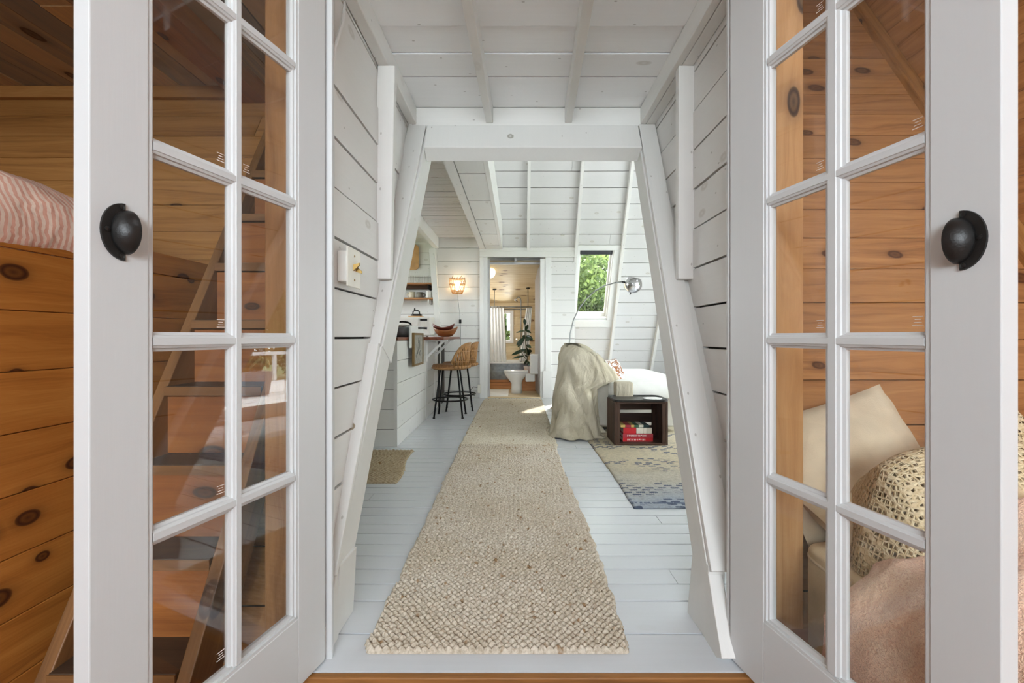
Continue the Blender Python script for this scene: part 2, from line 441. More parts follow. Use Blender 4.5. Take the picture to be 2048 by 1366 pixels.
M['foliage']=mk_leaves('green_tree_leaves',(62,84,40),(130,148,84),.5)
M['grass']=plain('meadow_grass',(84,104,52),.9,0,.2,3)
M['deck']=painted('white_deck_paint',(228,230,232),.5,knots=.0)
M['planter']=plain('grey_planter_wood',(120,128,138),.7,0,.1,20)
# ------------------------------------------------------------------ plank surfaces
def region(mb,o,eu,ev,en,u0,u1,vl,T=.018,gap=.004,holes=(),joint=0,urange=None,mi=0,vary=.002):
    """boards along eu stacked along ev at the lines vl, cut round the holes (ua,ub,va,vb)"""
    o=Vector(o); eu=Vector(eu); ev=Vector(ev); en=Vector(en)
    for a,b in zip(vl[:-1],vl[1:]):
        ks=sorted({a,b,*[h[2] for h in holes if a<h[2]<b],*[h[3] for h in holes if a<h[3]<b]})
        for va,vb in zip(ks[:-1],ks[1:]):
            ga=gap*.5 if va==a else 0; gb=gap*.5 if vb==b else 0
            vm=(va+vb)/2
            U0,U1=(u0,u1) if urange is None else urange(va,vb)
            if U1-U0<.01: continue
            segs=[(U0,U1)]
            for h in holes:
                if h[2]<=vm<=h[3]:
                    ns=[]
                    for (x,y) in segs:
                        if h[1]<=x or h[0]>=y: ns.append((x,y)); continue
                        if h[0]>x: ns.append((x,h[0]))
                        if h[1]<y: ns.append((h[1],y))
                    segs=ns
            for (x,y) in segs:
                cuts=[x]
                if joint:
                    c=x+R.uniform(.4,1)*joint
                    while c<y-.3:
                        cuts.append(c); c+=joint*R.uniform(.7,1.3)
                cuts.append(y)
                for p,q in zip(cuts[:-1],cuts[1:]):
                    t=T+R.uniform(-vary,vary)
                    g=.0012 if len(cuts)>2 else 0
                    mb.obox(o+eu*(p+g)+ev*(va+ga),eu,ev,en,q-p-2*g,vb-va-ga-gb,t,mi)
def lines(z0,p,lo,hi):
    k=math.ceil((lo-z0)/p+.05); out=[lo]
    while z0+k*p<hi-.01:
        out.append(z0+k*p); k+=1
    return out+[hi]
def backing(mb,o,eu,ev,en,u0,u1,v0,v1,holes=(),t=.01,off=-.012,mi=1):
    us=sorted({u0,u1,*[h[0] for h in holes],*[h[1] for h in holes]}); vs=sorted({v0,v1,*[h[2] for h in holes],*[h[3] for h in holes]})
    us=[u for u in us if u0<=u<=u1]; vs=[v for v in vs if v0<=v<=v1]
    for a,b in zip(us[:-1],us[1:]):
        for c,d in zip(vs[:-1],vs[1:]):
            if any(h[0]<=(a+b)/2<=h[1] and h[2]<=(c+d)/2<=h[3] for h in holes): continue
            mb.obox(Vector(o)+Vector(eu)*a+Vector(ev)*c+Vector(en)*off,eu,ev,en,b-a,d-c,t,mi)
X_,Y_,Z_=V(1,0,0),V(0,1,0),V(0,0,1)
TAN=1.76; SC,SS=1/math.hypot(1,TAN),TAN/math.hypot(1,TAN)     # slope cos/sin
CL,CR=-.58,.735            # cheek planes of the dormer passage
ZC=2.168                   # passage ceiling
# ---- floor
mb=MB()
ds=[1.329,1.501,1.688]
while ds[-1]<7.2: ds.append(ds[-1]+.1155)
ds.append(7.29)
region(mb,(0,0,-.02),X_,Y_,Z_,-.62,.775,ds[:2],.02,.007,vary=0)
region(mb,(0,0,-.02),X_,Y_,Z_,-3.2,3.4,ds[1:],.02,.008,joint=2.4,vary=.0008)
ds2=[7.29+.1155*k for k in range(12)]
region(mb,(0,0,-.02),X_,Y_,Z_,-3.2,-1.3,ds2,.02,.0035,vary=0)
region(mb,(0,0,-.02),X_,Y_,Z_,.95,3.4,ds2,.02,.0035,vary=0)
backing(mb,(0,0,-.02),X_,Y_,Z_,-3.2,3.4,1.5,8.6,off=-.02)
struct(mb,'floor',[M['floor'],M['gap']],'glossy pale grey painted floorboards running across the white room','floor')
# nosing + riser at the step
mb=MB()
mb.box((-.62,1.309,-.022),(.775,1.331,-.001))
mb.box((-.62,1.331,-.042),(.775,1.5,-.0225))
struct(mb,'trim_1',M['nosing'],'honey coloured wooden nosing along the edge of the step','step edge',bevel=.004)
mb=MB(); mb.box((-.62,1.335,-.22),(.775,1.36,-.042)); 
struct(mb,'wall_step',M['ladder_dark'],'low pine riser under the step edge','riser')
# ---- bedroom floor
mb=MB(); region(mb,(0,0,-.22),X_,Y_,Z_,-3.1,2.34,lines(0,.13,-2.5,1.6),.02,.004,joint=2,vary=.0003)
struct(mb,'floor_bedroom',M['riser'],'brown wooden floor of the bedroom below the step','floor')
# ---- cheeks (white boards along depth)
def cheek(name,x,side,zl,label):
    mb=MB(); en=V(-side,0,0)   # boards' visible face toward passage
    def ur(va,vb): return (1.385, 1.32+((va+vb)/2)/TAN+.10)
    region(mb,(x+side*.018,0,0),Y_,Z_,en,0,0,zl,.018,.008,urange=ur,vary=.003)
    for a,b in zip(zl[:-1],zl[1:]):
        u0,u1=ur(a,b); mb.obox((x+side*.026,u0,a),Y_,Z_,V(side,0,0),u1-u0,b-a,.004,1)
    struct(mb,name,[M['white'],M['gap']],label,'wall')
cheek('wall_left',CL,-1,lines(.945,.16,0,ZC),'white plank wall on the left of the passage behind the light switch')
cheek('wall_right',CR,1,lines(1.559,.163,0,ZC),'white plank wall on the right side of the passage')
# ---- passage ceiling
mb=MB()
cl=[1.30,1.49,1.668,1.844,2.019,2.198,2.370,2.53]
region(mb,(0,0,ZC+.02),X_,Y_,V(0,0,-1),CL-.02,CR+.02,cl,.02,.008,vary=.003)
backing(mb,(0,0,ZC+.02),X_,Y_,V(0,0,-1),CL-.02,CR+.02,1.3,2.55,off=-.008)
struct(mb,'ceiling_passage',[M['ceil'],M['gap']],'white plank ceiling over the passage behind the doors','ceiling')
def beamobj(name,a,b,label,mat='beam',cat='beam',bevel=.004):
    mb=MB(); mb.box(a,b); return struct(mb,name,M[mat],label,cat,bevel=bevel)
beamobj('ceiling_beam',(CL,1.39,2.078),(-.535,2.5,ZC),'white wall plate beam along the left edge of the passage ceiling')
mb=MB(); mb.box((.688,1.39,2.078),(CR,2.5,2.125)); mb.box((.656,1.39,2.078),(.686,2.5,ZC)); mb.box((.705,1.39,2.127),(CR,2.5,ZC))
struct(mb,'ceiling_beam',M['beam'],'white doubled plate beam along the right edge of the passage ceiling','beam',bevel=.003)
for (xa,xb,xc,xd,w) in ((-.196,-.158,-.165,-.127,'left'),(.216,.254,.254,.292,'right')):
    mb=MB(); z0=2.086
    mb.hexa([V(xa,1.38,z0),V(xb,1.38,z0),V(xb,1.38,ZC),V(xa,1.38,ZC),V(xc,2.5,z0),V(xd,2.5,z0),V(xd,2.5,ZC),V(xc,2.5,ZC)])
    struct(mb,'ceiling_rafter',M['beam'],f'slim white rafter on the {w} under the passage ceiling','rafter',bevel=.003)
beamobj('wall_header_board',(-.56,2.5,2.07),(.7,2.53,ZC),'narrow white board between the passage ceiling and the header',cat='board')
# studs on the cheeks
for sgn,xa,xb,bx,w in ((-1,CL,-.508,-.02,'left'),(1,.673,.745,.0,'right')):
    mb=MB(); mb.hexa([V(xa+bx,1.96,1.19),V(xb+bx,1.96,1.19),V(xb+bx,2.0,1.19),V(xa+bx,2.0,1.19),V(xa,1.955,2.078),V(xb,1.955,2.078),V(xb,1.995,2.078),V(xa,1.995,2.078)])
    struct(mb,'wall_stud',M['beam'],f'white upright stud on the {w} wall, its foot cut off above the sloping rafter','stud',bevel=.003)
# ---- the two leaning rafters
def sp(z,off=0):            # point on the near slope plane, pushed off along the outward normal
    return (1.32+z/TAN - SS*off, z + SC*off)
def slab(mb,xi0,xi1,z0,z1,w,side,f,bk,mi=0):
    """piece of rafter: inner faces xi0 (at z0) xi1 (at z1), width w outward, from offset f back to offset bk"""
    pts=[]
    for z,xi in ((z0,xi0),(z1,xi1)):
        yf,zf=sp(z,f); yb,zb=sp(z,bk)
        xa,xb=(xi-w,xi) if side<0 else (xi,xi+w)
        pts+= [V(xa,yf,zf),V(xb,yf,zf),V(xb,yb,zb),V(xa,yb,zb)]
    mb.hexa(pts,mi)
def LX(z): return np.interp(z,[0,.245,.634,1.194,2.08],[-.569,-.5496,-.5415,-.534,-.483])
def RX(z): return np.interp(z,[0,.245,.634,2.08],[.592,.598,.620,.648])
mb=MB()
slab(mb,LX(.92),LX(2.075),.92,2.075,.095,-1,0,-.016)
slab(mb,LX(.92)+.006,LX(2.07)+.012,.92,2.07,.04,-1,-.02,-.17)
slab(mb,LX(.215),LX(.918),.215,.918,.105,-1,.016,-.006)
slab(mb,LX(.0)+.004,LX(.918)+.006,.03,.918,.05,-1,-.01,-.14)
mb.hexa([V(-.66,1.466,0),V(-.569,1.466,0),V(-.566,1.628,0),V(-.66,1.628,0),V(-.66,1.466,.235),V(-.552,1.466,.235),V(-.545,1.60,.235),V(-.66,1.60,.235)])
struct(mb,'wall_rafter',M['rafter'],'white sloping rafter on the left with a round brown knot','rafter',bevel=.003)
mb=MB()
slab(mb,RX(.225),RX(2.075),.225,2.075,.086,1,.006,-.016)
slab(mb,RX(.1)-.004,RX(2.07)-.008,.03,2.07,.045,1,-.02,-.14)
slab(mb,RX(.225)+.09,RX(2.075)+.092,.225,2.075,.05,1,-.02,-.10)
mb.hexa([V(.592,1.462,0),V(.640,1.462,0),V(.66,1.62,0),V(.586,1.62,0),V(.596,1.462,.235),V(.648,1.462,.235),V(.66,1.6,.235),V(.598,1.6,.235)])
struct(mb,'wall_rafter',M['rafter'],'white sloping rafter on the right, its front board ending above the floor','rafter',bevel=.003)
mb=MB()
y0,z0=sp(1.925); 
pts=[]
for z in (1.917,2.07):
    yf,zf=sp(z,.004); yb,zb=sp(z,-.085)
    pts+=[V(-.478,yf,zf),V(.642,yf,zf),V(.642,yb,zb),V(-.478,yb,zb)]
mb.hexa([pts[0],pts[1],pts[2],pts[3],pts[4],pts[5],pts[6],pts[7]])
struct(mb,'wall_header',M['header'],'white header beam between the two sloping rafters with one grey knot','beam',bevel=.004)
# ---- near slope: pine to the bedroom, white to the main room
NS_o=V(0,1.38,0); NS_v=V(0,SC,SS); NS_n=V(0,-SS,SC)
sl=lambda z: z/SS
mb=MB()
vl=lines(sl(.411),sl(.1455),sl(-.22),sl(2.36))
region(mb,NS_o,X_,NS_v,NS_n,-3.1,-.60,vl,.016,.0055,joint=2.6,vary=.002)
backing(mb,NS_o,X_,NS_v,NS_n,-3.1,-.60,sl(-.22),sl(2.36),t=.01,off=-.011,mi=1)
struct(mb,'wall_bedroom_left',[M['pine_wall'],M['wood_gap']],'brown pine plank wall sloping back behind the ladder','wall')
mb=MB()
vl=lines(sl(.62),sl(.155),sl(-.22),sl(3.45))
region(mb,NS_o,X_,NS_v,NS_n,.755,2.34,vl,.016,.0055,joint=2.6,vary=.002)
backing(mb,NS_o,X_,NS_v,NS_n,.755,2.34,sl(-.22),sl(3.45),t=.01,off=-.011,mi=1)
struct(mb,'wall_bedroom_right',[M['pine_right'],M['wood_gap']],'reddish knotty pine plank wall sloping back behind the bed','wall')
mb=MB(); o=V(0,1.44,0)
for (a,b,c,d) in ((-3.2,CL-.04,0,2.17),(CR+.05,3.4,0,2.17),(-3.2,3.4,2.17,6.4)):
    mb.obox(o+X_*a+NS_v*sl(c),X_,NS_v,V(0,SS,-SC),b-a,sl(d)-sl(c),.02)
struct(mb,'wall_front_slope',M['white'],'white inner face of the front roof slope above the passage','wall')
# ---- far slope
FO=V(0,8.57,0); FV=V(0,-SC,SS); FN=V(0,-SS,-SC)
WX0,WX1,WZ0,WZ1=.965,1.50,1.25,2.31      # sloped window opening
holes=[(-3.2,-1.30,sl(-.1),sl(2.50)),(-1.30,-.57,sl(-.1),sl(2.52)),(-.57,.90,sl(-.1),sl(2.285)),(WX0,WX1,sl(WZ0),sl(WZ1))]
mb=MB()
region(mb,FO-FN*.02,X_,FV,FN,-3.2,3.4,lines(sl(2.505),sl(.2),0,sl(6.4)),.02,.008,holes=holes,joint=4.2,vary=.002)
backing(mb,FO-FN*.02,X_,FV,FN,-3.2,3.4,0,sl(6.4),holes=holes,off=-.006)
struct(mb,'wall_far_slope',[M['white_slope'],M['gap']],'white plank roof slope at the far side of the main room','wall')
def farraft(x0,x1,zlo,zhi,label,w=.046,dp=.085):
    mb=MB(); pts=[]
    for z,x in ((zlo,x0),(zhi,x1)):
        b=FO+FV*sl(z)
        pts+=[b+X_*(x-w/2)+FN*dp,b+X_*(x+w/2)+FN*dp,b+X_*(x+w/2),b+X_*(x-w/2)]
    mb.hexa(pts); struct(mb,'wall_slope_rafter',M['beam'],label,'rafter',bevel=.003)
farraft(.172,.172,2.31,6.3,'white roof rafter rising from above the bathroom doorway')
farraft(.875,.965,.0,6.3,'white roof rafter on the left side of the sloped window')
farraft(1.62,1.62,.0,6.3,'white roof rafter on the right side of the sloped window')
farraft(2.37,2.37,.0,6.3,'white roof rafter behind the white mattress')
# ---- bathroom partition (vertical) with the lamp
PW=7.28; DX0,DX1,DZ1=-.455,.44,2.175
mb=MB()
holes=[(DX0,DX1,-.1,DZ1)]
region(mb,(0,PW+.02,0),X_,Z_,V(0,-1,0),-1.235,.895,lines(1.314,.2,0,2.33),.02,.006,holes=holes,vary=.002)
region(mb,(0,PW+.02,0),X_,Z_,V(0,-1,0),-1.235,-.56,[2.33,2.50],.02,.005)
backing(mb,(0,PW+.02,0),X_,Z_,V(0,-1,0),-1.235,-.56,2.32,2.50,off=-.013)
mb.box((-1.29,PW-.01,0),(-1.236,PW+.40,2.49))
backing(mb,(0,PW+.02,0),X_,Z_,V(0,-1,0),-1.235,.895,0,2.33,holes=holes,off=-.011)
struct(mb,'wall_back',[M['white'],M['gap']],'white plank wall at the back with the wicker lamp and bathroom doorway','wall')
mb=MB(); mb.box((-.578,PW-.05,DZ1),(.895,PW+.02,2.30)); mb.box((-.578,PW-.062,2.262),(.895,PW-.02,2.315))
struct(mb,'trim_2',M['beam'],'thick white lintel over the bathroom doorway','lintel',bevel=.004)
mb=MB(); mb.box((-.578,PW-.03,0),(-.52,PW,DZ1)); mb.box((-.525,PW-.018,0),(-.455,PW,DZ1))
struct(mb,'trim_3',M['trim'],'white casing on the left of the bathroom doorway','casing',bevel=.003)
mb=MB(); mb.box((.44,PW-.02,0),(.53,PW,DZ1)); mb.box((.36,PW-.005,0),(.45,PW+.03,DZ1-.02)); mb.box((.40,PW-.035,0),(.535,PW-.018,.42))
struct(mb,'trim_4',M['trim'],'white casing on the right of the bathroom doorway','casing',bevel=.003)
# inner door frame (grey)
mb=MB()
mb.box((-.455,PW+.02,0),(-.425,PW+.16,2.16)); mb.box((.36,PW+.06,0),(.445,PW+.16,2.16)); mb.box((-.455,PW+.09,2.085),(.445,PW+.16,2.12))
mb.box((-.455,PW+.16,2.12),(.445,PW+.19,2.3)); mb.box((-.04,PW+.02,2.12),(-.005,PW+.16,2.17))
mb.box((-.75,PW-.0,2.305),(.9,PW+.20,2.33))
struct(mb,'trim_5',M['grey_paint'],'grey inner frame of the bathroom doorway','door frame',bevel=.003)
# leaning post by the counter
mb=MB()
a0,a1=PT(872,672,7.16),PT(882,672,7.16); b0,b1=PT(857,496,7.16),PT(869,496,7.16)
mb.hexa([a0,a1,a1+Y_*.06,a0+Y_*.06,b0,b1,b1+Y_*.06,b0+Y_*.06])
struct(mb,'wall_post',M['beam'],'white leaning post standing on the counter beside the bowls','post',bevel=.003)
# kitchen ceiling beam, bead-board, loft strip
beamobj('ceiling_kitchen_beam',(-1.285,2.7,2.31),(-1.21,7.26,2.478),'white ceiling beam over the kitchen counter')
mb=MB()
cl=[2.3+.062*k for k in range(81)]
cl[-1]=7.27
region(mb,(0,0,2.50),X_,Y_,V(0,0,-1),-3.2,-.575,cl,.02,.004,vary=.003)
backing(mb,(0,0,2.50),X_,Y_,V(0,0,-1),-3.2,-.575,2.3,7.3,off=-.008)
mb.box((-3.25,7.271,2.48),(-1.236,7.70,2.52)); mb.box((-3.25,7.12,2.505),(-.575,7.70,2.53))
struct(mb,'ceiling_kitchen',[M['white'],M['gap']],'white narrow-board ceiling over the kitchen','ceiling')
mb=MB()
zs=2.295
cl=[2.35+.766*k for k in range(7)]
cl=[c for c in cl if c<7.2]+[7.22]
region(mb,(0,0,zs+.02),Y_,X_,V(0,0,-1),2.3,7.22,[-.572,-.488],.02,.004,vary=0)
for a,b in zip(cl[:-1],cl[1:]):
    mb.box((-.482,a+.011,zs),(-.262,b-.011,zs+.02))
mb.box((-.575,2.3,zs+.02),(-.262,7.2,zs+.022),mi=1)
mb.box((-.578,2.3,zs+.01),(-.573,7.22,2.62))
struct(mb,'ceiling_loft_edge',[M['white'],M['gap']],'white panelled underside of the loft edge','ceiling')
mb=MB(); 
mb.hexa([V(-.262,2.3,zs-.002),V(-.222,2.3,zs-.002),V(-.222,7.23,zs-.002),V(-.262,7.23,zs-.002),V(-.262,2.3,2.64),V(-.222,2.3,2.64),V(-.222,7.05,2.64),V(-.262,7.05,2.64)])
struct(mb,'ceiling_loft_beam',M['beam'],'bright white beam along the loft edge running into the roof slope','beam',bevel=.003)
mb=MB(); mb.box((-3.2,2.3,2.62),(-.262,7.1,2.65)); struct(mb,'floor_loft',M['white'],'loft floor above the kitchen','floor')
# ---- gables
def holed(name,x,th,holes,label,mat='white'):
    mb=MB(); backing(mb,(x,0,0),Y_,Z_,X_,1.2,8.7,-.2,6.5,holes=holes,t=th,off=0,mi=0)
    return struct(mb,name,M[mat],label,'wall')
GH=[(2.6,6.3,.10,2.2),(4.4,5.5,3.3,3.9)]
holed('wall_gable_right',3.4,.1,GH,'white gable wall with big windows beyond the right of the room')
GL=[(4.2,5.7,3.2,4.1),(5.7,7.2,1.0,2.2)]
holed('wall_gable_left',-3.3,.1,GL,'white gable wall with added light openings on the kitchen side')
wn=[0]
def window_x(x,h,label,nm=2):
    wn[0]+=1
    t=thing(f'window_{wn[0]+1}',label,'window',(x,(h[0]+h[1])/2,h[2]),kind='structure')
    mb=MB(); w=.05
    mb.box((x-.03,h[0],h[2]),(x+.03,h[1],h[2]+w)); mb.box((x-.03,h[0],h[3]-w),(x+.03,h[1],h[3]))
    for k in range(nm+1):
        y=h[0]+(h[1]-h[0]-w)*k/nm; mb.box((x-.03,y,h[2]+w),(x+.03,y+w,h[3]-w))
    mb.build('window_frame',M['trim'],t,bevel=.004)
    mb=MB(); mb.box((x-.003,h[0]+.02,h[2]+.02),(x+.003,h[1]-.02,h[3]-.02)); mb.build('glass_pane',M['glass'],t)
window_x(3.44,GH[0],'big glass doors to the deck on the right',2)
window_x(3.44,GH[1],'unseen high gable window added over the deck doors for daylight',3)  # unseen upper opening added as a daylight inlet
window_x(-3.25,GL[0],'unseen high gable window added over the kitchen for daylight',3)  # unseen opening put high in the gable to admit light
window_x(-3.25,GL[1],'unseen low window added in the far corner of the gable for fill',2)  # unseen low opening added for fill on the kitchen side
# ---- sloped window
t=thing('window_1','sloped roof window with a dark rolled blind and green trees outside','window',(1.23,7.6,1.7),kind='structure')
def fp(x,z,off): return FO+X_*x+FV*sl(z)+FN*off
def fbox(mb,x0,x1,z0,z1,o0,o1,mi=0):
    mb.hexa([fp(x0,z0,o1),fp(x1,z0,o1),fp(x1,z0,o0),fp(x0,z0,o0),fp(x0,z1,o1),fp(x1,z1,o1),fp(x1,z1,o0),fp(x0,z1,o0)],mi)
mb=MB()
fbox(mb,.93,1.60,2.29,2.36,-.02,.03); fbox(mb,.93,1.60,1.12,1.235,-.02,.035); fbox(mb,1.50,1.60,1.235,2.29,-.02,.03); fbox(mb,.90,.965,1.235,2.29,-.02,.03)
mb.build('casing',M['trim'],t,bevel=.003)
mb=MB()
fbox(mb,.96,1.51,2.285,2.31,-.14,0); fbox(mb,.96,1.51,1.25,1.265,-.14,0.01); fbox(mb,1.485,1.51,1.25,2.31,-.14,0); fbox(mb,.955,.975,1.25,2.31,-.14,0)
mb.build('reveal',M['trim'],t)
mb=MB()
fbox(mb,.97,1.49,1.262,1.315,-.11,-.06); fbox(mb,.97,1.49,2.26,2.30,-.11,-.06); fbox(mb,1.455,1.49,1.3,2.27,-.11,-.06); fbox(mb,.965,1.0,1.3,2.27,-.11,-.06)
mb.build('sash',M['plastic'],t,bevel=.003)
mb=MB(); fbox(mb,.985,1.47,1.3,2.28,-.09,-.084); mb.build('glass_pane',M['glass'],t)
mb=MB(); fbox(mb,.985,1.484,2.215,2.283,-.05,-.012); mb.build('rolled_blind',M['navy'],t,bevel=.008)
# ---- bathroom shell
BW=9.4; bx0,bx1=-.75,.62
mb=MB(); region(mb,(0,0,-.02),X_,Y_,Z_,bx0,bx1,lines(7.3,.12,7.29,BW),.024,.003,vary=0)
struct(mb,'floor_bathroom',M['pine_bath'],'pale pine floor of the bathroom','floor')
mb=MB()
zc0,zc1=2.13,1.62
ln=math.hypot(BW-7.40,zc0-zc1); ev=V(0,(BW-7.40)/ln,(zc1-zc0)/ln); en=V(0,ev.z,-ev.y)
region(mb,V(0,7.40,zc0)-en*.02,X_,ev,en,bx0,bx1,lines(0,.235,0,ln),.02,.003,vary=.001)
struct(mb,'ceiling_bathroom',M['pine_bath'],'pale knotty pine ceiling sloping down over the bathtub','ceiling')
mb=MB(); BH=[(-.28,-.13,.88,1.42)]
region(mb,(0,BW+.02,0),X_,Z_,V(0,-1,0),bx0,bx1,lines(.9,.14,0,1.72),.02,.003,holes=BH)
struct(mb,'wall_bathroom_back',M['pine_bath'],'pine wall at the end of the bathroom behind the tub','wall')
mb=MB(); 
region(mb,(bx1+.02,0,0),Y_,Z_,V(-1,0,0),7.44,BW,lines(.9,.14,0,2.14),.02,.003)
struct(mb,'wall_bathroom_right',M['pine_bath'],'pine wall of the bathroom behind the open door','wall')
mb=MB()
region(mb,(bx0-.02,0,0),Y_,Z_,V(1,0,0),7.44,BW,lines(.9,.14,0,2.14),.02,.003)
struct(mb,'wall_bathroom_left',M['pine_bath'],'pine wall of the bathroom beside the shower curtain','wall')
t=thing('window_9','narrow white bathroom window between the shower curtains','window',(-.2,BW,.9),kind='structure')
mb=MB(); h=BH[0]
mb.box((h[0]-.05,BW-.03,h[2]-.05),(h[0]+.01,BW+.01,h[3]+.05)); mb.box((h[1]-.01,BW-.03,h[2]-.05),(h[1]+.06,BW+.01,h[3]+.05))
mb.box((h[0],BW-.03,h[3]-.01),(h[1],BW+.01,h[3]+.05)); mb.box((h[0]-.05,BW-.05,h[2]-.06),(h[1]+.06,BW+.01,h[2]))
mb.build('window_frame',M['trim'],t,bevel=.003)
mb=MB(); mb.box((h[0],BW+.003,h[2]),(h[1],BW+.008,h[3])); mb.build('glass_pane',M['glass'],t)
# open bathroom door, edge on
t=thing('door_3','pale grey panelled door standing open inside the bathroom','door',(.40,7.45,0),kind='structure')
mb=MB(); mb.obox((.395,7.46,.02),V(-.06,.998,0).normalized(),Z_,V(-1,-.06,0).normalized(),.74,2.04,.038)
mb.build('leaf',M['grey_paint'],t,bevel=.003)
for z in (.45,1.0,1.75):
    mb=MB(); mb.tube([(.372,7.452,z),(.372,7.452,z+.09)],.011,8); mb.build('hinge',M['brass'],t)
# ------------------------------------------------------------------ bedroom shell
mb=MB(); rb=[-2.5+.0+k for k in range(2)]
region(mb,(0,0,2.376),Y_,X_,V(0,0,-1),-2.5,2.75,lines(0,.145,-3.1,-.6),.02,.006,joint=1.7,vary=.002)
backing(mb,(0,0,2.376),Y_,X_,V(0,0,-1),-2.5,2.75,-3.1,-.6,off=-.008)
struct(mb,'ceiling_bedroom',[M['roof_wood'],M['wood_gap']],'mixed brown and grey plank ceiling above the bunk and ladder','ceiling')
mb=MB(); mb.box((-3.1,2.63,2.290),(-.62,2.70,2.356)); struct(mb,'trim_6',M['pine_wall'],'light pine ledger board where the bedroom wall meets its ceiling','ledger',bevel=.003)
mb=MB(); mb.box((-1.56,.2,2.262),(-1.40,2.66,2.356)); struct(mb,'ceiling_bedroom_beam',M['riser'],'reddish brown beam along the plank ceiling over the ladder','beam',bevel=.004)
mb=MB(); region(mb,(2.34,0,0),Y_,Z_,V(-1,0,0),-2.5,3.4,lines(0,.13,-.22,3.45),.02,.003,vary=.001,urange=lambda a,b:(-2.5,1.43+a/TAN))
struct(mb,'wall_bedroom_side',M['pine_right'],'reddish pine side wall of the bedroom beyond the bed','wall')
mb=MB()
e0,e1=V(2.29,1.36+(-.2)/TAN-.0,-.2),V(2.29,1.36+3.4/TAN,3.4)
pts=[e0+V(-.05,-.03,.02),e0+V(.03,-.03,.02),e0+V(.03,.02,0),e0+V(-.05,.02,0)]
pts+=[e1+V(-.05,-.03,.02),e1+V(.03,-.03,.02),e1+V(.03,.02,0),e1+V(-.05,.02,0)]
mb.hexa(pts); struct(mb,'trim_7',M['pine_wall'],'rough bark-edged batten in the corner above the bed','batten',bevel=.008)
mb=MB(); backing(mb,(0,0,3.43),X_,Y_,Z_,-.62,2.34,-2.5,3.4,holes=[(1.25,1.75,.2,.7)],t=.03,off=0,mi=0); mb.box((-.64,-2.5,2.376),(-.60,2.75,3.46)); struct(mb,'ceiling_bedroom_high',M['pine_right'],'pine ceiling high over the bed','ceiling')  # ceiling opening added for the overhead fill
mb=MB(); mb.box((-.64,1.40,2.19),(.86,1.44,3.45)); struct(mb,'wall_over_doors',M['pine_right'],'pine wall above the open doors','wall')
mb=MB(); region(mb,(-3.12,0,0),Y_,Z_,X_,0,0,lines(0,.13,-.22,2.4),.02,.003,urange=lambda a,b:(-2.5,1.43+a/TAN)); struct(mb,'wall_bedroom_end',M['pine_wall'],'pine wall behind the bunk','wall')
mb=MB(); backing(mb,(0,-2.5,0),X_,Z_,Y_,-3.1,2.34,-.22,3.45,holes=[(-1.0,1.0,1.2,2.3)],t=.03,off=0,mi=0); struct(mb,'wall_bedroom_rear',M['pine_wall'],'pine wall behind the viewpoint','wall')  # opening in this wall added to let the rear fill in
# door jambs and posts
mb=MB(); mb.box((-.63,1.385,-.02),(-.545,1.40,2.19)); mb.box((-.60,1.40,0),(-.581,1.50,2.15)); mb.box((-.60,1.39,2.155),(.74,1.48,2.19))
struct(mb,'trim_8',M['door'],'white jamb of the left glazed door','jamb',bevel=.003)
mb=MB(); mb.box((.627,1.395,-.02),(.755,1.41,2.15)); mb.box((.736,1.41,0),(.755,1.50,2.15))
struct(mb,'trim_9',M['door'],'white jamb of the right glazed door','jamb',bevel=.003)
mb=MB(); mb.box((-.752,1.40,-.2),(-.668,1.49,2.356)); struct(mb,'wall_pine_post',M['pine_post_dark'],'tan pine post seen through the left door','post',bevel=.004)
mb=MB(); mb.box((.757,1.405,-.2),(.857,1.50,3.43)); struct(mb,'wall_pine_post',M['pine_post'],'golden pine post seen through the right door','post',bevel=.004)
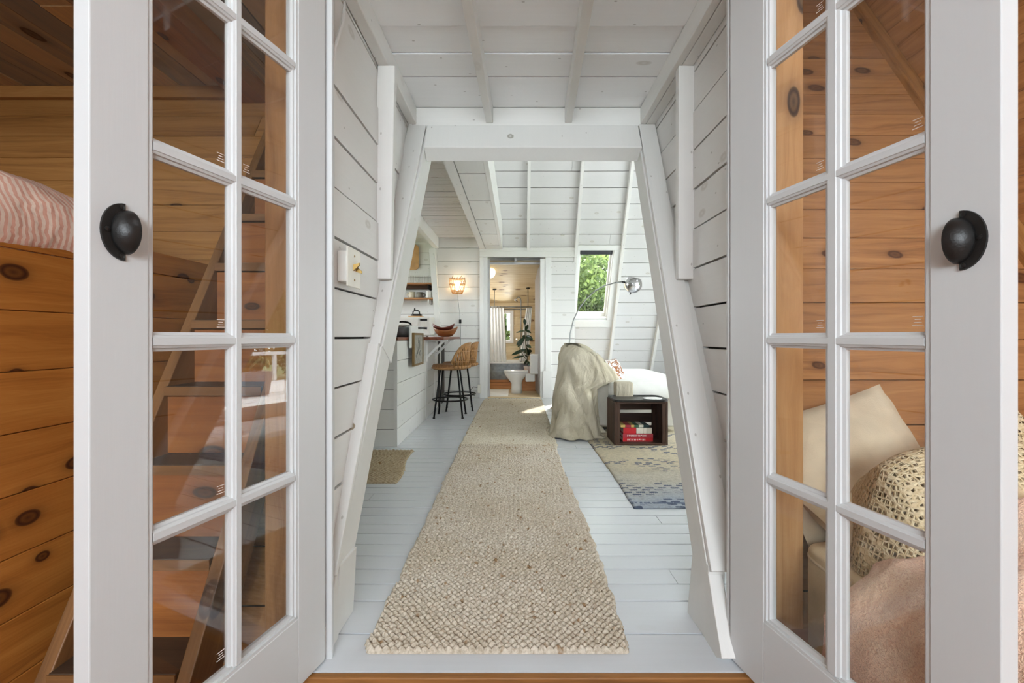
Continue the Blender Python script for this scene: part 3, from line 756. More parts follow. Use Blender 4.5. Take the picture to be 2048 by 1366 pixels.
# ------------------------------------------------------------------ french doors
def french(name,label,hinge,free,S,side,stamps):
    hg=Vector((hinge[0],hinge[1],0)); fr=Vector((free[0],free[1],0))
    W=(fr-hg).length; es=(fr-hg).normalized(); en=V(-es.y,es.x,0)
    if (en.x>0)!=(side<0): en=-en
    root=thing(name,label,'door',hg+V(0,0,.01),kind='structure')
    TH=.035; z0,zt=.008,2.15; zl=[.94+.366*k for k in (-2,-1,0,1,2,3)]
    s0,s1,s2,s3,W_=S; 
    def bx(mb,sa,sb,za,zb,ca=0.0,cb=-TH): # c along en, 0=face
        mb.obox(hg+es*sa+Z_*za+en*cb,Z_,es,en,zb-za,sb-sa,ca-cb) if (zb-za)>(sb-sa) else mb.obox(hg+es*sa+Z_*za+en*cb,es,Z_,en,sb-sa,zb-za,ca-cb)
    q=.014   # sticking width inside the pane opening
    mb=MB()
    bx(mb,0,s0-q,z0,zt); bx(mb,s3+q,W,z0,zt)
    bx(mb,s0-q,s3+q,z0,zl[0]-q); bx(mb,s0-q,s3+q,zl[5]+q,zt)
    # shallow astragal strip along the free edge
    mb.build('frame',M['door'],root,bevel=.002)
    def profile(mb,p,q_,dirv,half,k0=0.0):
        """moulded bar from p to q_, across dirv, symmetric"""
        prof=[(-half,-.013),(-half*.72,-.0105),(-half*.66,-.006),(-half*.42,-.0035),(-half*.36,-.0015),(half*.36,-.0015),(half*.42,-.0035),(half*.66,-.006),(half*.72,-.0105),(half,-.013)]
        prof=[(a,b-k0) for a,b in prof]
        prof+= [(a,-TH-b) for a,b in prof[::-1]]
        r0=[p+dirv*a+en*b for a,b in prof]; r1=[q_+dirv*a+en*b for a,b in prof]
        mb.rings([r0,r1])
    mb=MB(); sm=(s1+s2)/2; mh=(s2-s1)/2
    at=lambda s,z: hg+es*s+Z_*z
    profile(mb,at(sm,zl[0]-.003),at(sm,zl[5]+.003),es,mh)
    for z in zl[1:5]: profile(mb,at(s0-.003,z),at(s3+.003,z),Z_,.0185,.0006)
    mb.build('muntin_grid',M['door'],root)
    # sticking round the glazed area: stepped strip
    mb=MB()
    for (c0,c1,dd) in ((-.002,-TH+.002,0),(-.0075,-TH+.0075,q*.55)):
        wq=q*.55 if dd==0 else q*.45
        bx(mb,s0-q+dd,s0-q+dd+wq,zl[0]-q,zl[5]+q,c0,c1); bx(mb,s3+q-dd-wq,s3+q-dd,zl[0]-q,zl[5]+q,c0,c1)
        bx(mb,s0-q,s3+q,zl[0]-q+dd,zl[0]-q+dd+wq,c0,c1); bx(mb,s0-q,s3+q,zl[5]+q-dd-wq,zl[5]+q-dd,c0,c1)
    mb.build('glazing_bead',M['door'],root)
    for r in range(5):
        for ci,(a,b) in enumerate(((s0,s1),(s2,s3))):
            mb=MB(); bx(mb,a-.002,b+.002,zl[r]+.004,zl[r+1]-.004,-.0155,-.0195)
            pn=mb.build('glass_pane',M['glass'],root)
            if (r,ci) in stamps:
                mb=MB(); sgn=stamps[(r,ci)]
                sc=a+.018 if sgn<0 else b-.018
                for k,wd in enumerate((.020,.014,.011,.019)):
                    zz=zl[r]+.030+.0055*k
                    bx(mb,sc-wd/2,sc+wd/2,zz,zz+.0012,-.0148,-.0154)
                mb.build('etched_stamp',M['lettering'],pn)
    # cup pull: half-moon flange with a domed cup
    sc=hpos(side)[0]; zc=hpos(side)[1]
    # 'a' axis points to the free edge
    def cp(a,b,c): return hg+es*(sc+a)+Z_*(zc+b)+en*c
    mb=MB(); n=20; ring=[[],[],[],[]]
    for k in range(n+1):
        th=-math.pi/2+math.pi*k/n
        for i,(ra,rb,c) in enumerate(((.039,.050,.0),(.039,.050,.004),(.022,.036,.0045),(.022,.036,0))):
            ring[i].append(cp(ra*math.cos(th),rb*math.sin(th),c))
    mb.rings([ring[3],ring[0],ring[1],ring[2]],False,False,closed=False)
    fl=mb.build('cup_pull',M['black'],root,smooth=False)
    fl['label']='black iron cup pull'
    mb=MB(); P=[]
    for j in range(11):
        ph=math.pi/2*j/10
        P.append([cp(.028*math.cos(ph)*math.cos(-math.pi/2+math.pi*k/n)-.004, .038*math.cos(ph)*math.sin(-math.pi/2+math.pi*k/n), .004+.031*math.sin(ph)) for k in range(n+1)])
    mb.grid(P,flip=(side>0))
    d=mb.build('cup',M['black'],fl,smooth=True,solid=.002); 
    mb=MB()
    for (a,b) in ((.030,0),(.006,.0425),(.006,-.0425)):
        mb.lathe([(.0045,0),(.0045,.002),(.001,.003)],cp(a,b,.004),10,Matrix(((es.x,0,en.x),(es.y,0,en.y),(0,1,0))))
    mb.build('screw',M['black'],fl,smooth=False)
    return root
def hpos(side): return (.562,1.132) if side<0 else (.605,1.110)
SL=[.127,.292,.328,.504,.616]; SR=[.152,.322,.375,.541,.661]
french('door_1','white glazed door folded open on the left, black cup pull on its stile',(-.5595,1.37),(-.701,.770),SL,-1,{(3,1):-1,(3,0):1,(2,1):-1,(1,1):-1,(0,1):-1})
french('door_2','white glazed door folded open on the right, bed visible through its panes',(.6255,1.38),(.754,.7315),SR,1,{(4,0):1,(3,1):1,(3,0):1,(2,1):1,(2,0):1})
# ------------------------------------------------------------------ rugs
def braided(name,mat,x0,x1,y0,y1,pitch,cell,h,nx,ny,label,cat='rug',edge=.006,base=.006,seed=1,skew=None,z=0.0):
    rng=np.random.default_rng(seed)
    u=np.linspace(0,1,nx); v=np.linspace(0,1,ny)
    U,Vv=np.meshgrid(u,v)
    Y=y0+(y1-y0)*Vv
    wob=np.interp(v,np.linspace(0,1,60),rng.normal(0,edge*.55,60))
    wob2=np.interp(v,np.linspace(0,1,60),rng.normal(0,edge*.55,60))
    lump=np.abs(np.sin((v*(y1-y0)/pitch)*math.pi))*edge
    L=x0+(skew[0](v) if skew else 0)+wob-lump; Rr=x1+(skew[1](v) if skew else 0)+wob2+lump
    X=L[:,None]+(Rr-L)[:,None]*U
    row=np.floor((Y-y0)/pitch); ph=(Y-y0)/pitch-row
    jit=np.interp(np.arange(4000)%997,np.arange(997),rng.random(997))
    off=(row.astype(int)%2)*.5+jit[row.astype(int)%997]*.25
    cx_=(X/cell+off); cid=np.floor(cx_); cph=cx_-cid
    hh=rng.random((1200,1200))
    rr=hh[row.astype(int)%1200,(cid.astype(int)+400)%1200]
    slant=(ph-.5)*np.where(row.astype(int)%2==0,.55,-.55)
    cphs=np.mod(cph+slant,1)
    Zb=(np.sin(ph*math.pi)**.6)*(.18+.82*np.sin(cphs*math.pi)**.8)*(.72+.45*rr)
    Z=z+base+h*Zb
    e=np.minimum(np.minimum(U*(x1-x0),(1-U)*(x1-x0)),np.minimum(Vv*(y1-y0),(1-Vv)*(y1-y0)))
    Z=np.where(e<.008,z+base*.4+(Z-z-base*.4)*np.clip(e/.008,0,1),Z)
    vs=np.stack([X,Y,Z],-1).reshape(-1,3)
    idx=np.arange(nx*ny).reshape(ny,nx)
    q=np.stack([idx[:-1,:-1],idx[:-1,1:],idx[1:,1:],idx[1:,:-1]],-1).reshape(-1,4)
    # skirt down to the floor
    bd=np.concatenate([idx[0,:],idx[1:,-1],idx[-1,-2::-1],idx[-2:0:-1,0]])
    low=vs[bd].copy(); low[:,2]=z+.0005
    n0=len(vs); vs=np.concatenate([vs,low]); m=len(bd)
    sk=np.stack([n0+np.arange(m),n0+(np.arange(m)+1)%m,bd[(np.arange(m)+1)%m],bd],-1)
    q=np.concatenate([q,sk])
    me=bpy.data.meshes.new(name); me.vertices.add(len(vs)); me.vertices.foreach_set('co',vs.astype(np.float32).ravel())
    me.loops.add(len(q)*4); me.polygons.add(len(q))
    me.loops.foreach_set('vertex_index',q.astype(np.int32).ravel())
    me.polygons.foreach_set('loop_start',np.arange(0,len(q)*4,4,dtype=np.int32))
    me.polygons.foreach_set('loop_total',np.full(len(q),4,dtype=np.int32))
    me.polygons.foreach_set('use_smooth',np.ones(len(q),dtype=bool))
    me.update(calc_edges=True); me.validate()
    me.materials.append(mat)
    o=bpy.data.objects.new(name,me); COL.objects.link(o)
    return tag(o,label,cat)
braided('jute_runner',M['jute'],-.452,.335,1.405,4.075,.0152,.0235,.017,430,1060,'long braided jute runner lying nearest the doors',edge=.008,seed=3,skew=(lambda v:-.03*v,lambda v:.012*np.sin(v*6)))
braided('jute_runner',M['jute_far'],-.49,.345,4.06,7.08,.022,.04,.013,150,520,'paler jute runner leading up to the bathroom doorway',edge=.008,seed=5,skew=(lambda v:.0*v,lambda v:.02*v))
braided('jute_mat',M['jute_small'],-1.75,-.865,3.03,3.90,.016,.03,.010,240,240,'small tan jute mat on the floor in front of the kitchen counter',edge=.005,seed=8,skew=(lambda v:0*v,lambda v:.085*(1-v)+.012*np.sin(v*7)))
braided('area_rug',M['bluerug'],.645,2.3,2.59,4.95,.011,.011,.006,300,420,'tan and blue patterned wool rug under the dark crate',edge=.003,base=.005,seed=11,skew=(lambda v:.01*np.sin(v*5),lambda v:0*v))
# ------------------------------------------------------------------ light switch + cable
t=thing('light_switch','ivory double light switch on the left plank wall','light switch',(-.58,1.57,1.178))
mb=MB(); mb.box((-.5805,1.515,1.128),(-.548,1.625,1.228)); mb.build('box',M['plastic'],t,bevel=.004)
mb=MB(); mb.box((-.548,1.507,1.113),(-.543,1.633,1.243)); mb.build('plate',M['ivory'],t,bevel=.003)
for y in (1.562,1.586):
    mb=MB(); s=1 if y<1.57 else -1
    mb.hexa([V(-.543,y-.005,1.168),V(-.543,y+.005,1.168),V(-.543,y+.005,1.188),V(-.543,y-.005,1.188),V(-.523,y-.004,1.174+.012*s),V(-.523,y+.004,1.174+.012*s),V(-.523,y+.004,1.182+.012*s),V(-.523,y-.004,1.182+.012*s)]); mb.build('toggle',M['brass'],t)
for z in (1.138,1.218):
    mb=MB(); mb.ell((-.5425,1.57,z),(.002,.004,.004),8,6); mb.build('screw',M['brass'],t)
mb=MB(); mb.tube([PT(690,-30,1.60),PT(689,15,1.58),PT(686,45,1.55),PT(676,75,1.50),PT(668,100,1.47),PT(664,180,1.455),PT(664,500,1.46)],.005,8)
for p in mb.v: pass
mb.v=[(min(-.565,p[0]) if p[0]<-.565 else p[0],p[1],p[2]) for p in mb.v]
tag(mb.build('cable',M['trim'],smooth=True),'white painted cable running down the left plank wall','cable')
# ------------------------------------------------------------------ ladder stair
LT=1.73; d0=1.051
t=thing('ladder','steep wooden ladder stair with dark treads leaning on the sloping pine wall','ladder',(-.97,1.0,-.2))
LS=V(0,1/math.hypot(1,LT),LT/math.hypot(1,LT)); LN=V(0,-LS.z,LS.y)
for xa in (-1.155,-.815):
    mb=MB(); a=V(xa,d0-.2/LT,-.2); mb.obox(a-LN*.135,LS,X_,LN,2.72,.034,.135); mb.build('stringer',M['ladder'],t,bevel=.003)
for z in [-.072+.216*k for k in range(1,11)]:
    y=d0+z/LT
    mb=MB(); mb.box((-1.121,y-.012,z-.032),(-.815,y+.16,z)); mb.build('tread',M['ladder_dark'],t,bevel=.003)
    mb=MB(); mb.box((-1.121,y-.016,z-.03),(-.815,y-.0125,z-.002)); mb.build('tread_nosing',M['ladder'],t)
    mb=MB(); mb.box((-1.121,y+.125,z+.001),(-.815,y+.143,z+.182)); mb.build('riser',M['riser'],t)
# ------------------------------------------------------------------ bunk
t=thing('bunk_bed','high wooden bunk bed with a front of knotty orange pine boards','bunk bed',(-1.7,.8,-.2))
mb=MB(); region(mb,(-1.275,0,0),Y_,Z_,V(1,0,0),.15,1.70,[-.2]+[.097+.153*k-.153 for k in range(0,8)]+[1.168,1.243],.025,.002,vary=.0005,urange=lambda a,b:(.15,min(1.98,1.36+a/TAN)-.02))
mb.build('front_panel',M['pine_panel'],t,bevel=.002)
mb=MB(); mb.box((-2.6,.15,1.13),(-1.277,1.9,1.16)); mb.build('bunk_base',M['pine_panel'],t)
mb=MB(); rg=[]
mb=MB(); P=[]
for i in range(49):
    yy=.05+1.50*i/48; row=[]
    prof=[(-1.262,1.165),(-1.245,1.20),(-1.243,1.25),(-1.262,1.30),(-1.30,1.345),(-1.37,1.385),(-1.5,1.415),(-1.8,1.42),(-2.5,1.41)]
    edge=min(1,(1.55-yy)/.10)
    for j,(x,z) in enumerate(prof):
        w=.010*math.sin(yy*13+j)+.006*math.sin(yy*31+j*2)
        row.append(V(x+w*.6,yy,1.165+(z-1.165)*(.55+.45*max(0,edge)**.5)+w*.5))
    P.append(row)
mb.grid(P)
tag(mb.build('bunk_duvet',M['stripe'],smooth=True,solid=.01),'pink and white striped duvet spread over the bunk','duvet')
# ------------------------------------------------------------------ daybed with pillows and blankets on the right
t=thing('daybed','low beige daybed mattress against the reddish pine wall','bed',(1.5,.8,-.2))
def cushion(mb,c,r,p=.35,nu=32,nv=14,M_=None):
    def pw(a): return math.copysign(abs(a)**p,a)
    c=Vector(c); rg=[]
    for j in range(nv+1):
        ph=-math.pi/2+math.pi*j/nv; ring=[]
        for k in range(nu):
            th=2*math.pi*k/nu
            q=V(pw(math.cos(ph))*pw(math.cos(th))*r[0],pw(math.cos(ph))*pw(math.sin(th))*r[1],pw(math.sin(ph))*r[2])
            ring.append(c+(M_@q if M_ else q))
        rg.append(ring)
    mb.rings(rg)
mb=MB(); cushion(mb,(1.565,.65,.20),(.735,.745,.155),.085,96,18); mb.build('mattress',M['tan_cushion'],t,smooth=True)
mb=MB(); 
ring=[]
for k in range(72):
    th=2*math.pi*k/72; pw=lambda a:math.copysign(abs(a)**.085,a)
    ring.append(V(1.565+.732*pw(math.cos(th)),.65+.742*pw(math.sin(th)),.318))
mb.tube(ring,.006,6,True); mb.build('piping',M['pillow_cream'],t,smooth=True)
mb=MB(); mb.box((.89,.0,-.2),(2.29,1.26,.05)); mb.build('base',M['pine_post_dark'],t,bevel=.01)
def pillow(name,c,w,h,th,rot,mat,label,sag=0,seed=1):
    rg=random.Random(seed); n=22; a=[];b=[]
    Rm=rot
    for i in range(n+1):
        ra=[];rb=[]
        for j in range(n+1):
            u=-1+2*i/n; v=-1+2*j/n
            e=max(0,(1-abs(u)**2.6)*(1-abs(v)**2.6))**.45
            pin=1-.05*(1-abs(u))*0-.06*(abs(u)**2)*(1-abs(v)**2)-.06*(abs(v)**2)*(1-abs(u)**2)*0
            x=u*w/2*(1-.05*(1-v*v)); z=v*h/2*(1-.06*(1-u*u))
            wr=.006*math.sin(u*9+v*4+seed)+.005*math.sin(v*11-u*6+seed*2)
            t_=th/2*e
            ra.append(Vector(c)+Rm@V(x,-t_-wr*e,z-sag*(1-abs(u))*v)); rb.append(Vector(c)+Rm@V(x,t_+wr*e*.5,z-sag*(1-abs(u))*v))
        a.append(ra); b.append(rb)
    mb=MB(); mb.grid(a,flip=True); mb.grid(b)
    return tag(mb.build(name,mat,smooth=True),label,'pillow')
E=lambda x,y,z: Matrix.Rotation(math.radians(z),3,'Z')@Matrix.Rotation(math.radians(x),3,'X')@Matrix.Rotation(math.radians(y),3,'Y')
pillow('pillow',(1.085,1.545,.545),.53,.40,.15,E(-27,-16,0),M['pillow_cream'],'large cream pillow leaning on the reddish pine wall',seed=3)
pillow('pillow',(1.03,1.36,.42),.32,.22,.12,E(-78,4,4),M['tan_cushion'],'rumpled beige pillow lying flat below the cream one',seed=9)
def hfield(name,mat,x0,x1,y0,y1,fn,nx,ny,label,cat,solid=.006):
    P=[[V(x0+(x1-x0)*j/(nx-1),y0+(y1-y0)*i/(ny-1),0) for j in range(nx)] for i in range(ny)]
    for r in P:
        for i,p in enumerate(r): r[i]=fn(p.x,p.y)
    mb=MB(); mb.grid(P); return tag(mb.build(name,mat,smooth=True,solid=solid),label,cat)
def gauss(x,y,cx,cy,sx,sy): return math.exp(-((x-cx)/sx)**2-((y-cy)/sy)**2)
def fcro(x,y):
    z=.37+.27*gauss(x,y,1.08,1.25,.30,.24)+.22*gauss(x,y,1.50,1.15,.3,.25)+.02*math.sin(x*17+y*9)+.015*math.sin(y*23-x*7)
    e=min(x-.86,1.95-x,y-.86,1.52-y)
    z=.352+(z-.352)*min(1,max(0,e/.07))**.6
    return V(x+.5*max(0,y-1.2)*max(0,1-(x-.86)/.5),y,z)
hfield('crochet_blanket',M['crochet'],.86,1.95,.86,1.52,fcro,110,70,'cream crocheted lace blanket heaped on the daybed','blanket',.004)
def fcro2(x,y):
    z=.37+.25*gauss(x,y,1.08,1.25,.30,.24)+.19*gauss(x,y,1.50,1.15,.3,.25)
    e=min(x-.88,1.93-x,y-.88,1.50-y); z=.345+(z-.345)*min(1,max(0,e/.1))**.6
    return V(x+.5*max(0,y-1.2)*max(0,1-(x-.88)/.5),y,z-.009)
hfield('bed_quilt',M['tan_cushion'],.88,1.93,.88,1.50,fcro2,60,40,'tan quilt heaped up under the crocheted blanket','quilt',.004)
def fcol(x,y):
    z=.60+.09*math.sin(x*21)*math.sin(y*26)+.05*gauss(x,y,1.52,1.5,.12,.1)
    e=min(x-1.36,1.95-x,y-1.30,1.60-y); z=.50+(z-.50)*min(1,max(0,e/.06))**.5
    return V(x,y,z)
hfield('crochet_cover',M['crochet'],1.36,1.95,1.30,1.60,fcol,70,50,'ruffled crocheted cover bunched beside the cream pillow','blanket',.008)
def ffle(x,y):
    top=.40+.17*gauss(x,y,1.12,.98,.20,.22)+.12*gauss(x,y,1.05,.55,.3,.3)+.07*gauss(x,y,1.45,.9,.2,.3)+.018*math.sin(x*19+y*5)+.012*math.sin(y*29+x*8)
    n=.003*math.sin(x*61+y*23)*math.sin(y*57-x*11)
    z=top+n
    xx=x
    if x<.86:
        k=(.86-x)/.32; z=top*(1-k)+(-.15)*k+n*.3; xx=.86-(.118-.2*max(0,1.1-y))*min(1,k*6)**.8+.004*math.sin(y*20)+n*1.4
    e=(1.13+.03*math.sin(x*9)-y)
    if e<.1: z=.355+(z-.355)*max(0,e/.1)**.5 if x>=.86 else z*max(.0,e/.1)**.15
    return V(xx,min(y,1.16),z)
hfield('fleece_blanket',M['fleece'],.54,1.75,.15,1.13,ffle,200,170,'fluffy pink fleece blanket falling over the near side of the daybed','blanket',.012)
# ------------------------------------------------------------------ kitchen counter
t=thing('kitchen_counter','white plank kitchen counter with a red-brown wooden worktop','kitchen counter',(-1.4,5.2,0))
mb=MB()
def cx(y): return np.interp(y,[4.04,6.9],[-1.03,-1.075])
for a,b in zip([.0,.155,.35,.545,.74],[.155,.35,.545,.74,.915]):
    y0,y1=4.04,6.95
    mb.hexa([V(-1.06,y0+.0,a+.002),V(cx(y0),y0,a+.002),V(cx(y1),y1,a+.002),V(-1.12,y1,a+.002),V(-1.06,y0,b-.002),V(cx(y0),y0,b-.002),V(cx(y1),y1,b-.002),V(-1.12,y1,b-.002)])
for a,b in zip([.0,.15,.32,.49,.66,.82],[.15,.32,.49,.66,.82,.915]):
    mb.box((-2.2,4.045,a+.003),(-1.034,4.06,b-.002))
mb.build('cabinet_body',M['white'],t)
mb=MB(); mb.box((-2.2,4.06,0),(-1.065,6.9,.915)); mb.build('carcass',M['gap'],t)
mb=MB()
mb.hexa([V(-2.2,4.02,.917),V(-1.02,4.02,.917),V(-1.045,5.12,.917),V(-2.2,5.12,.917),V(-2.2,4.02,.944),V(-1.02,4.02,.944),V(-1.045,5.12,.944),V(-2.2,5.12,.944)])
mb.build('worktop',M['counter'],t,bevel=.004)
mb=MB(); mb.box((-2.2,5.121,.915),(-.80,6.6,.945)); mb.build('bar_top',M['counter'],t,bevel=.005)
mb=MB(); mb.box((-2.9,6.605,.9),(-1.245,7.26,.943)); mb.build('rear_worktop',M['counter'],t,bevel=.004)
for y in (5.44,6.06):
    mb=MB(); x0=cx(y)
    mb.box((x0,y-.015,.66),(x0+.02,y+.015,.91)); 
    mb.obox(V(x0+.01,y-.014,.69),V(.225,0,.222).normalized(),Y_,V(-.222,0,.225).normalized(),.31,.028,.025)
    mb.box((x0,y-.015,.893),(x0+.25,y+.015,.914))
    mb.build('bracket',M['trim'],t,bevel=.002)
for y in (5.45,6.07,6.55):
    mb=MB(); mb.box((cx(y)-.001,y-.045,.0),(cx(y)+.008,y+.045,.91)); mb.build('batten',M['white'],t)
t=thing('serving_board','white painted board standing upright on the counter edge','board',(-1.02,4.6,.9))
mb=MB(); mb.box((-1.018,4.42,.84),(-.998,5.02,1.055)); mb.build('panel',M['trim'],t,bevel=.006)
# framed picture hung on the counter
t=thing('picture_frame','small gold framed sketch hung on the white counter side','picture',(-.99,4.66,.83))
fx=-.985; fy0,fy1,fz0,fz1=4.46,4.90,.665,.985
mb=MB(); w=.02
mb.box((fx-.012,fy0,fz0),(fx+.012,fy0+w,fz1)); mb.box((fx-.012,fy1-w,fz0),(fx+.012,fy1,fz1)); mb.box((fx-.012,fy0+w,fz0),(fx+.012,fy1-w,fz0+w)); mb.box((fx-.012,fy0+w,fz1-w),(fx+.012,fy1-w,fz1))
mb.build('frame',M['frame_gold'],t,bevel=.003)
mb=MB(); mb.box((fx-.006,fy0+w,fz0+w),(fx+.002,fy1-w,fz1-w)); sk=mb.build('sketch',M['artpaper'],t)
mb=MB()
for k,(yy,zz,l) in enumerate(((4.60,.74,.05),(4.64,.78,.07),(4.72,.82,.09),(4.68,.88,.06),(4.76,.76,.05))):
    mb.tube([(fx+.0025,yy,zz),(fx+.0025,yy+.03*math.sin(k),zz+l*.5),(fx+.0025,yy+.02,zz+l)],.003,5)
mb.build('drawing',M['navy'],sk)
# microwave
t=thing('microwave','white microwave oven on the rear worktop','microwave',(-1.46,6.95,.943))
mb=MB(); mb.box((-1.75,6.75,.955),(-1.245,7.12,1.235)); mb.build('body',M['plastic'],t,bevel=.02)
mb=MB(); mb.box((-1.73,6.742,.98),(-1.42,6.752,1.215)); mb.build('door',M['plastic'],t,bevel=.004)
mb=MB(); mb.box((-1.39,6.742,1.175),(-1.29,6.751,1.205)); mb.build('display',M['black'],t)
for r in range(4):
    for c in range(3):
        mb=MB(); mb.box((-1.385+.032*c,6.743,1.14-.03*r),(-1.365+.032*c,6.751,1.155-.03*r)); mb.build('button',M['ivory'],t)
for x in (-1.7,-1.3):
    mb=MB(); mb.lathe([(.012,0),(.012,.013)],(x,6.8,.943),10); mb.build('foot',M['black'],t)
# iron press on a trivet on the microwave
t=thing('trivet','small wooden trivet board on top of the microwave','trivet',(-1.46,6.9,1.235))
mb=MB(); mb.box((-1.58,6.82,1.2355),(-1.38,7.02,1.25)); mb.build('board',M['maple'],t,bevel=.004)
t=thing('flat_iron','black cast flat iron with a loop handle on the wooden trivet','iron',(-1.47,6.9,1.25))
mb=MB(); ring=lambda s,z:[V(-1.475+s*a,6.9+s*b,z) for a,b in ((-.085,0),(-.05,-.035),(.03,-.045),(.075,-.04),(.075,.04),(.03,.045),(-.05,.035))]
mb.rings([ring(1,1.2505),ring(1,1.275),ring(.8,1.282)]); mb.build('sole',M['black'],t,bevel=.003)
mb=MB(); mb.tube([(-1.53,6.9,1.28),(-1.525,6.9,1.315),(-1.50,6.9,1.335),(-1.46,6.9,1.335),(-1.435,6.9,1.315),(-1.43,6.9,1.28)],.009,8); mb.build('handle',M['black'],t,smooth=True)
mb=MB(); mb.ell((-1.502,6.9,1.35),(.012,.012,.02),10,8); mb.build('knob',M['black'],t,smooth=True)
# lidded pan
t=thing('roasting_pan','grey lidded pan with a black loop handle on the counter behind the white board','pan',(-1.16,4.72,.945))
mb=MB(); mb.lathe([(.09,.0),(.105,.03),(.11,.09),(.112,.10)],(-1.16,4.75,.945),24); mb.build('body',M['zinc'],t,smooth=True)
mb=MB(); mb.lathe([(.114,.10),(.112,.108),(.08,.122),(.0,.128)],(-1.16,4.75,.945),24); mb.build('lid',M['chrome'],t,smooth=True)
mb=MB(); mb.tube([(-1.25,4.75,1.06)]+[(-1.16+.09*math.cos(a),4.75,1.065+.035*math.sin(a)) for a in [math.pi*(1-k/10) for k in range(1,10)]]+[(-1.07,4.75,1.06)],.009,8); mb.build('loop_handle',M['steel'],t,smooth=True)
mb=MB(); mb.tube([(-1.055,4.75,1.035),(-.95,4.75,1.035),(-.91,4.75,1.033)],[.010,.009,.011],8); mb.build('side_handle',M['steel'],t,smooth=True)
t=thing('chopping_block','dark standing tablet leaning beside the lidded pan','tablet',(-1.2,4.4,.945))
mb=MB(); mb.obox(V(-1.22,4.36,.947),V(.35,0,1).normalized(),Y_,V(-1,0,.35).normalized(),.13,.12,.012); mb.build('slab',M['black'],t,bevel=.003)
# bowls
def bowl(name,c,r,h,mat,label,ph=0):
    n=40; c=Vector(c)
    def ring(rr,z,w): return [c+V(rr*1.0*math.cos(2*math.pi*k/n),rr*.72*math.sin(2*math.pi*k/n),z+w*(math.cos(2*(2*math.pi*k/n)+ph))) for k in range(n)]
    mb=MB(); o=[(.30,0,0),(.55,.012,0),(.80,.05,.01),(.95,.09,.02),(1.0,.115,.026)]
    inn=[(.96,.114,.026),(.86,.07,.014),(.6,.03,.004),(.2,.02,0)]
    mb.rings([ring(a*r,z*h,w) for a,z,w in o]+[ring(a*r,z*h,w) for a,z,w in inn])
    return tag(mb.build(name,mat,smooth=True),label,'bowl')
bowl('wooden_bowl',(-.955,6.28,.9455),.165,.95,M['bowl_light'],'caramel wooden bowl at the end of the bar top')
bowl('wooden_bowl',(-.985,6.30,1.0),.15,.85,M['bowl_dark'],'dark red wooden bowl nested inside the caramel bowl',.0)
# shelves, crockery, board
mb=MB(); region(mb,(0,7.66,0),X_,Z_,V(0,-1,0),-3.2,-1.28,lines(1.314,.2,0,2.5),.02,.005)
backing(mb,(0,7.66,0),X_,Z_,V(0,-1,0),-3.3,-1.24,0,2.5,off=-.011)
struct(mb,'wall_kitchen',[M['white'],M['gap']],'white plank wall behind the kitchen shelves','wall')
for z,lb,nm in ((1.795,'upper brown wooden shelf with drinking glasses','upper'),(1.56,'lower brown wooden shelf with mugs','lower')):
    t=thing('wall_shelf',lb,'shelf',(-1.75,7.5,z))
    mb=MB(); mb.box((-2.4,7.38,z-.025),(-1.315,7.64,z)); mb.build('shelf_board',M['shelf'],t,bevel=.003)
    for x in (-1.40,-2.1):
        mb=MB(); mb.box((x-.008,7.40,z-.10),(x+.008,7.64,z-.0255)); mb.build('bracket',M['black'] if z>1.6 else M['trim'],t)
mb=MB(); mb.box((-2.3,7.56,1.71),(-1.32,7.639,1.765)); tag(mb.build('spice_rail',M['dark_wood']),'dark wooden rail under the upper shelf','rail')
def tumbler(x,y,lb):
    mb=MB(); mb.lathe([(.026,0),(.028,.005),(.033,.125),(.031,.125),(.026,.01),(.0,.008)],(x,y,1.7955),18,cap=False)
    return tag(mb.build('drinking_glass',M['glass'],smooth=True),lb,'glass','glasses on the upper shelf')
proto=tumbler(-1.675,7.5,'clear tumbler on the upper shelf nearest the hanging board')
for k,(dx,lb) in enumerate(((.075,'clear tumbler second along the upper shelf from the hanging board'),(.15,'clear tumbler in the middle of the row on the upper shelf'),(.225,'clear tumbler next to last on the upper shelf'),(.29,'clear tumbler at the right end of the upper shelf'))):
    c=proto.copy(); COL.objects.link(c); c.location=(dx,.01*(-1)**k,0); c['label']=lb
def mug(x,y,r,h,mat,lb,hs=1):
    t=thing('mug',lb,'mug',(x,y,1.5605),'mugs on the lower shelf')
    mb=MB(); mb.lathe([(r*.9,0),(r,.01),(r,h),(r*.9,h),(r*.88,.012),(.0,.01)],(x,y,1.5605),20,cap=False); mb.build('body',mat,t,smooth=True)
    mb=MB(); mb.tube([(x+hs*(r+.03*math.sin(a)),y,1.5605+h*.5-h*.33*math.cos(a)) for a in [math.pi*k/8 for k in range(9)]],.007,8); mb.build('handle',mat,t,smooth=True)
mug(-1.665,7.46,.05,.095,M['cream_ware'],'cream mug on the lower shelf',-1)
mug(-1.545,7.46,.058,.09,M['stoneware'],'speckled grey mug in the middle of the lower shelf',1)
mug(-1.405,7.47,.045,.11,M['plastic'],'tall white mug at the right end of the lower shelf',1)
t=thing('cutting_board','pale wooden cutting board with rounded corners hung above the shelves','cutting board',(-1.62,7.6,2.1))
mb=MB(); n=10; ring=[]
for (cx_,cz_,a0) in ((-1.66,2.10,-90),(-1.66,2.37,0),(-1.84,2.37,90),(-1.84,2.10,180)):
    for k in range(n+1):
        a=math.radians(a0+90*k/n); ring.append((cx_+.07*math.cos(a),cz_+.07*math.sin(a)))
mb.rings([[V(x,7.635,z) for x,z in ring],[V(x,7.612,z) for x,z in ring]]); mb.build('board',M['maple'],t,bevel=.003)
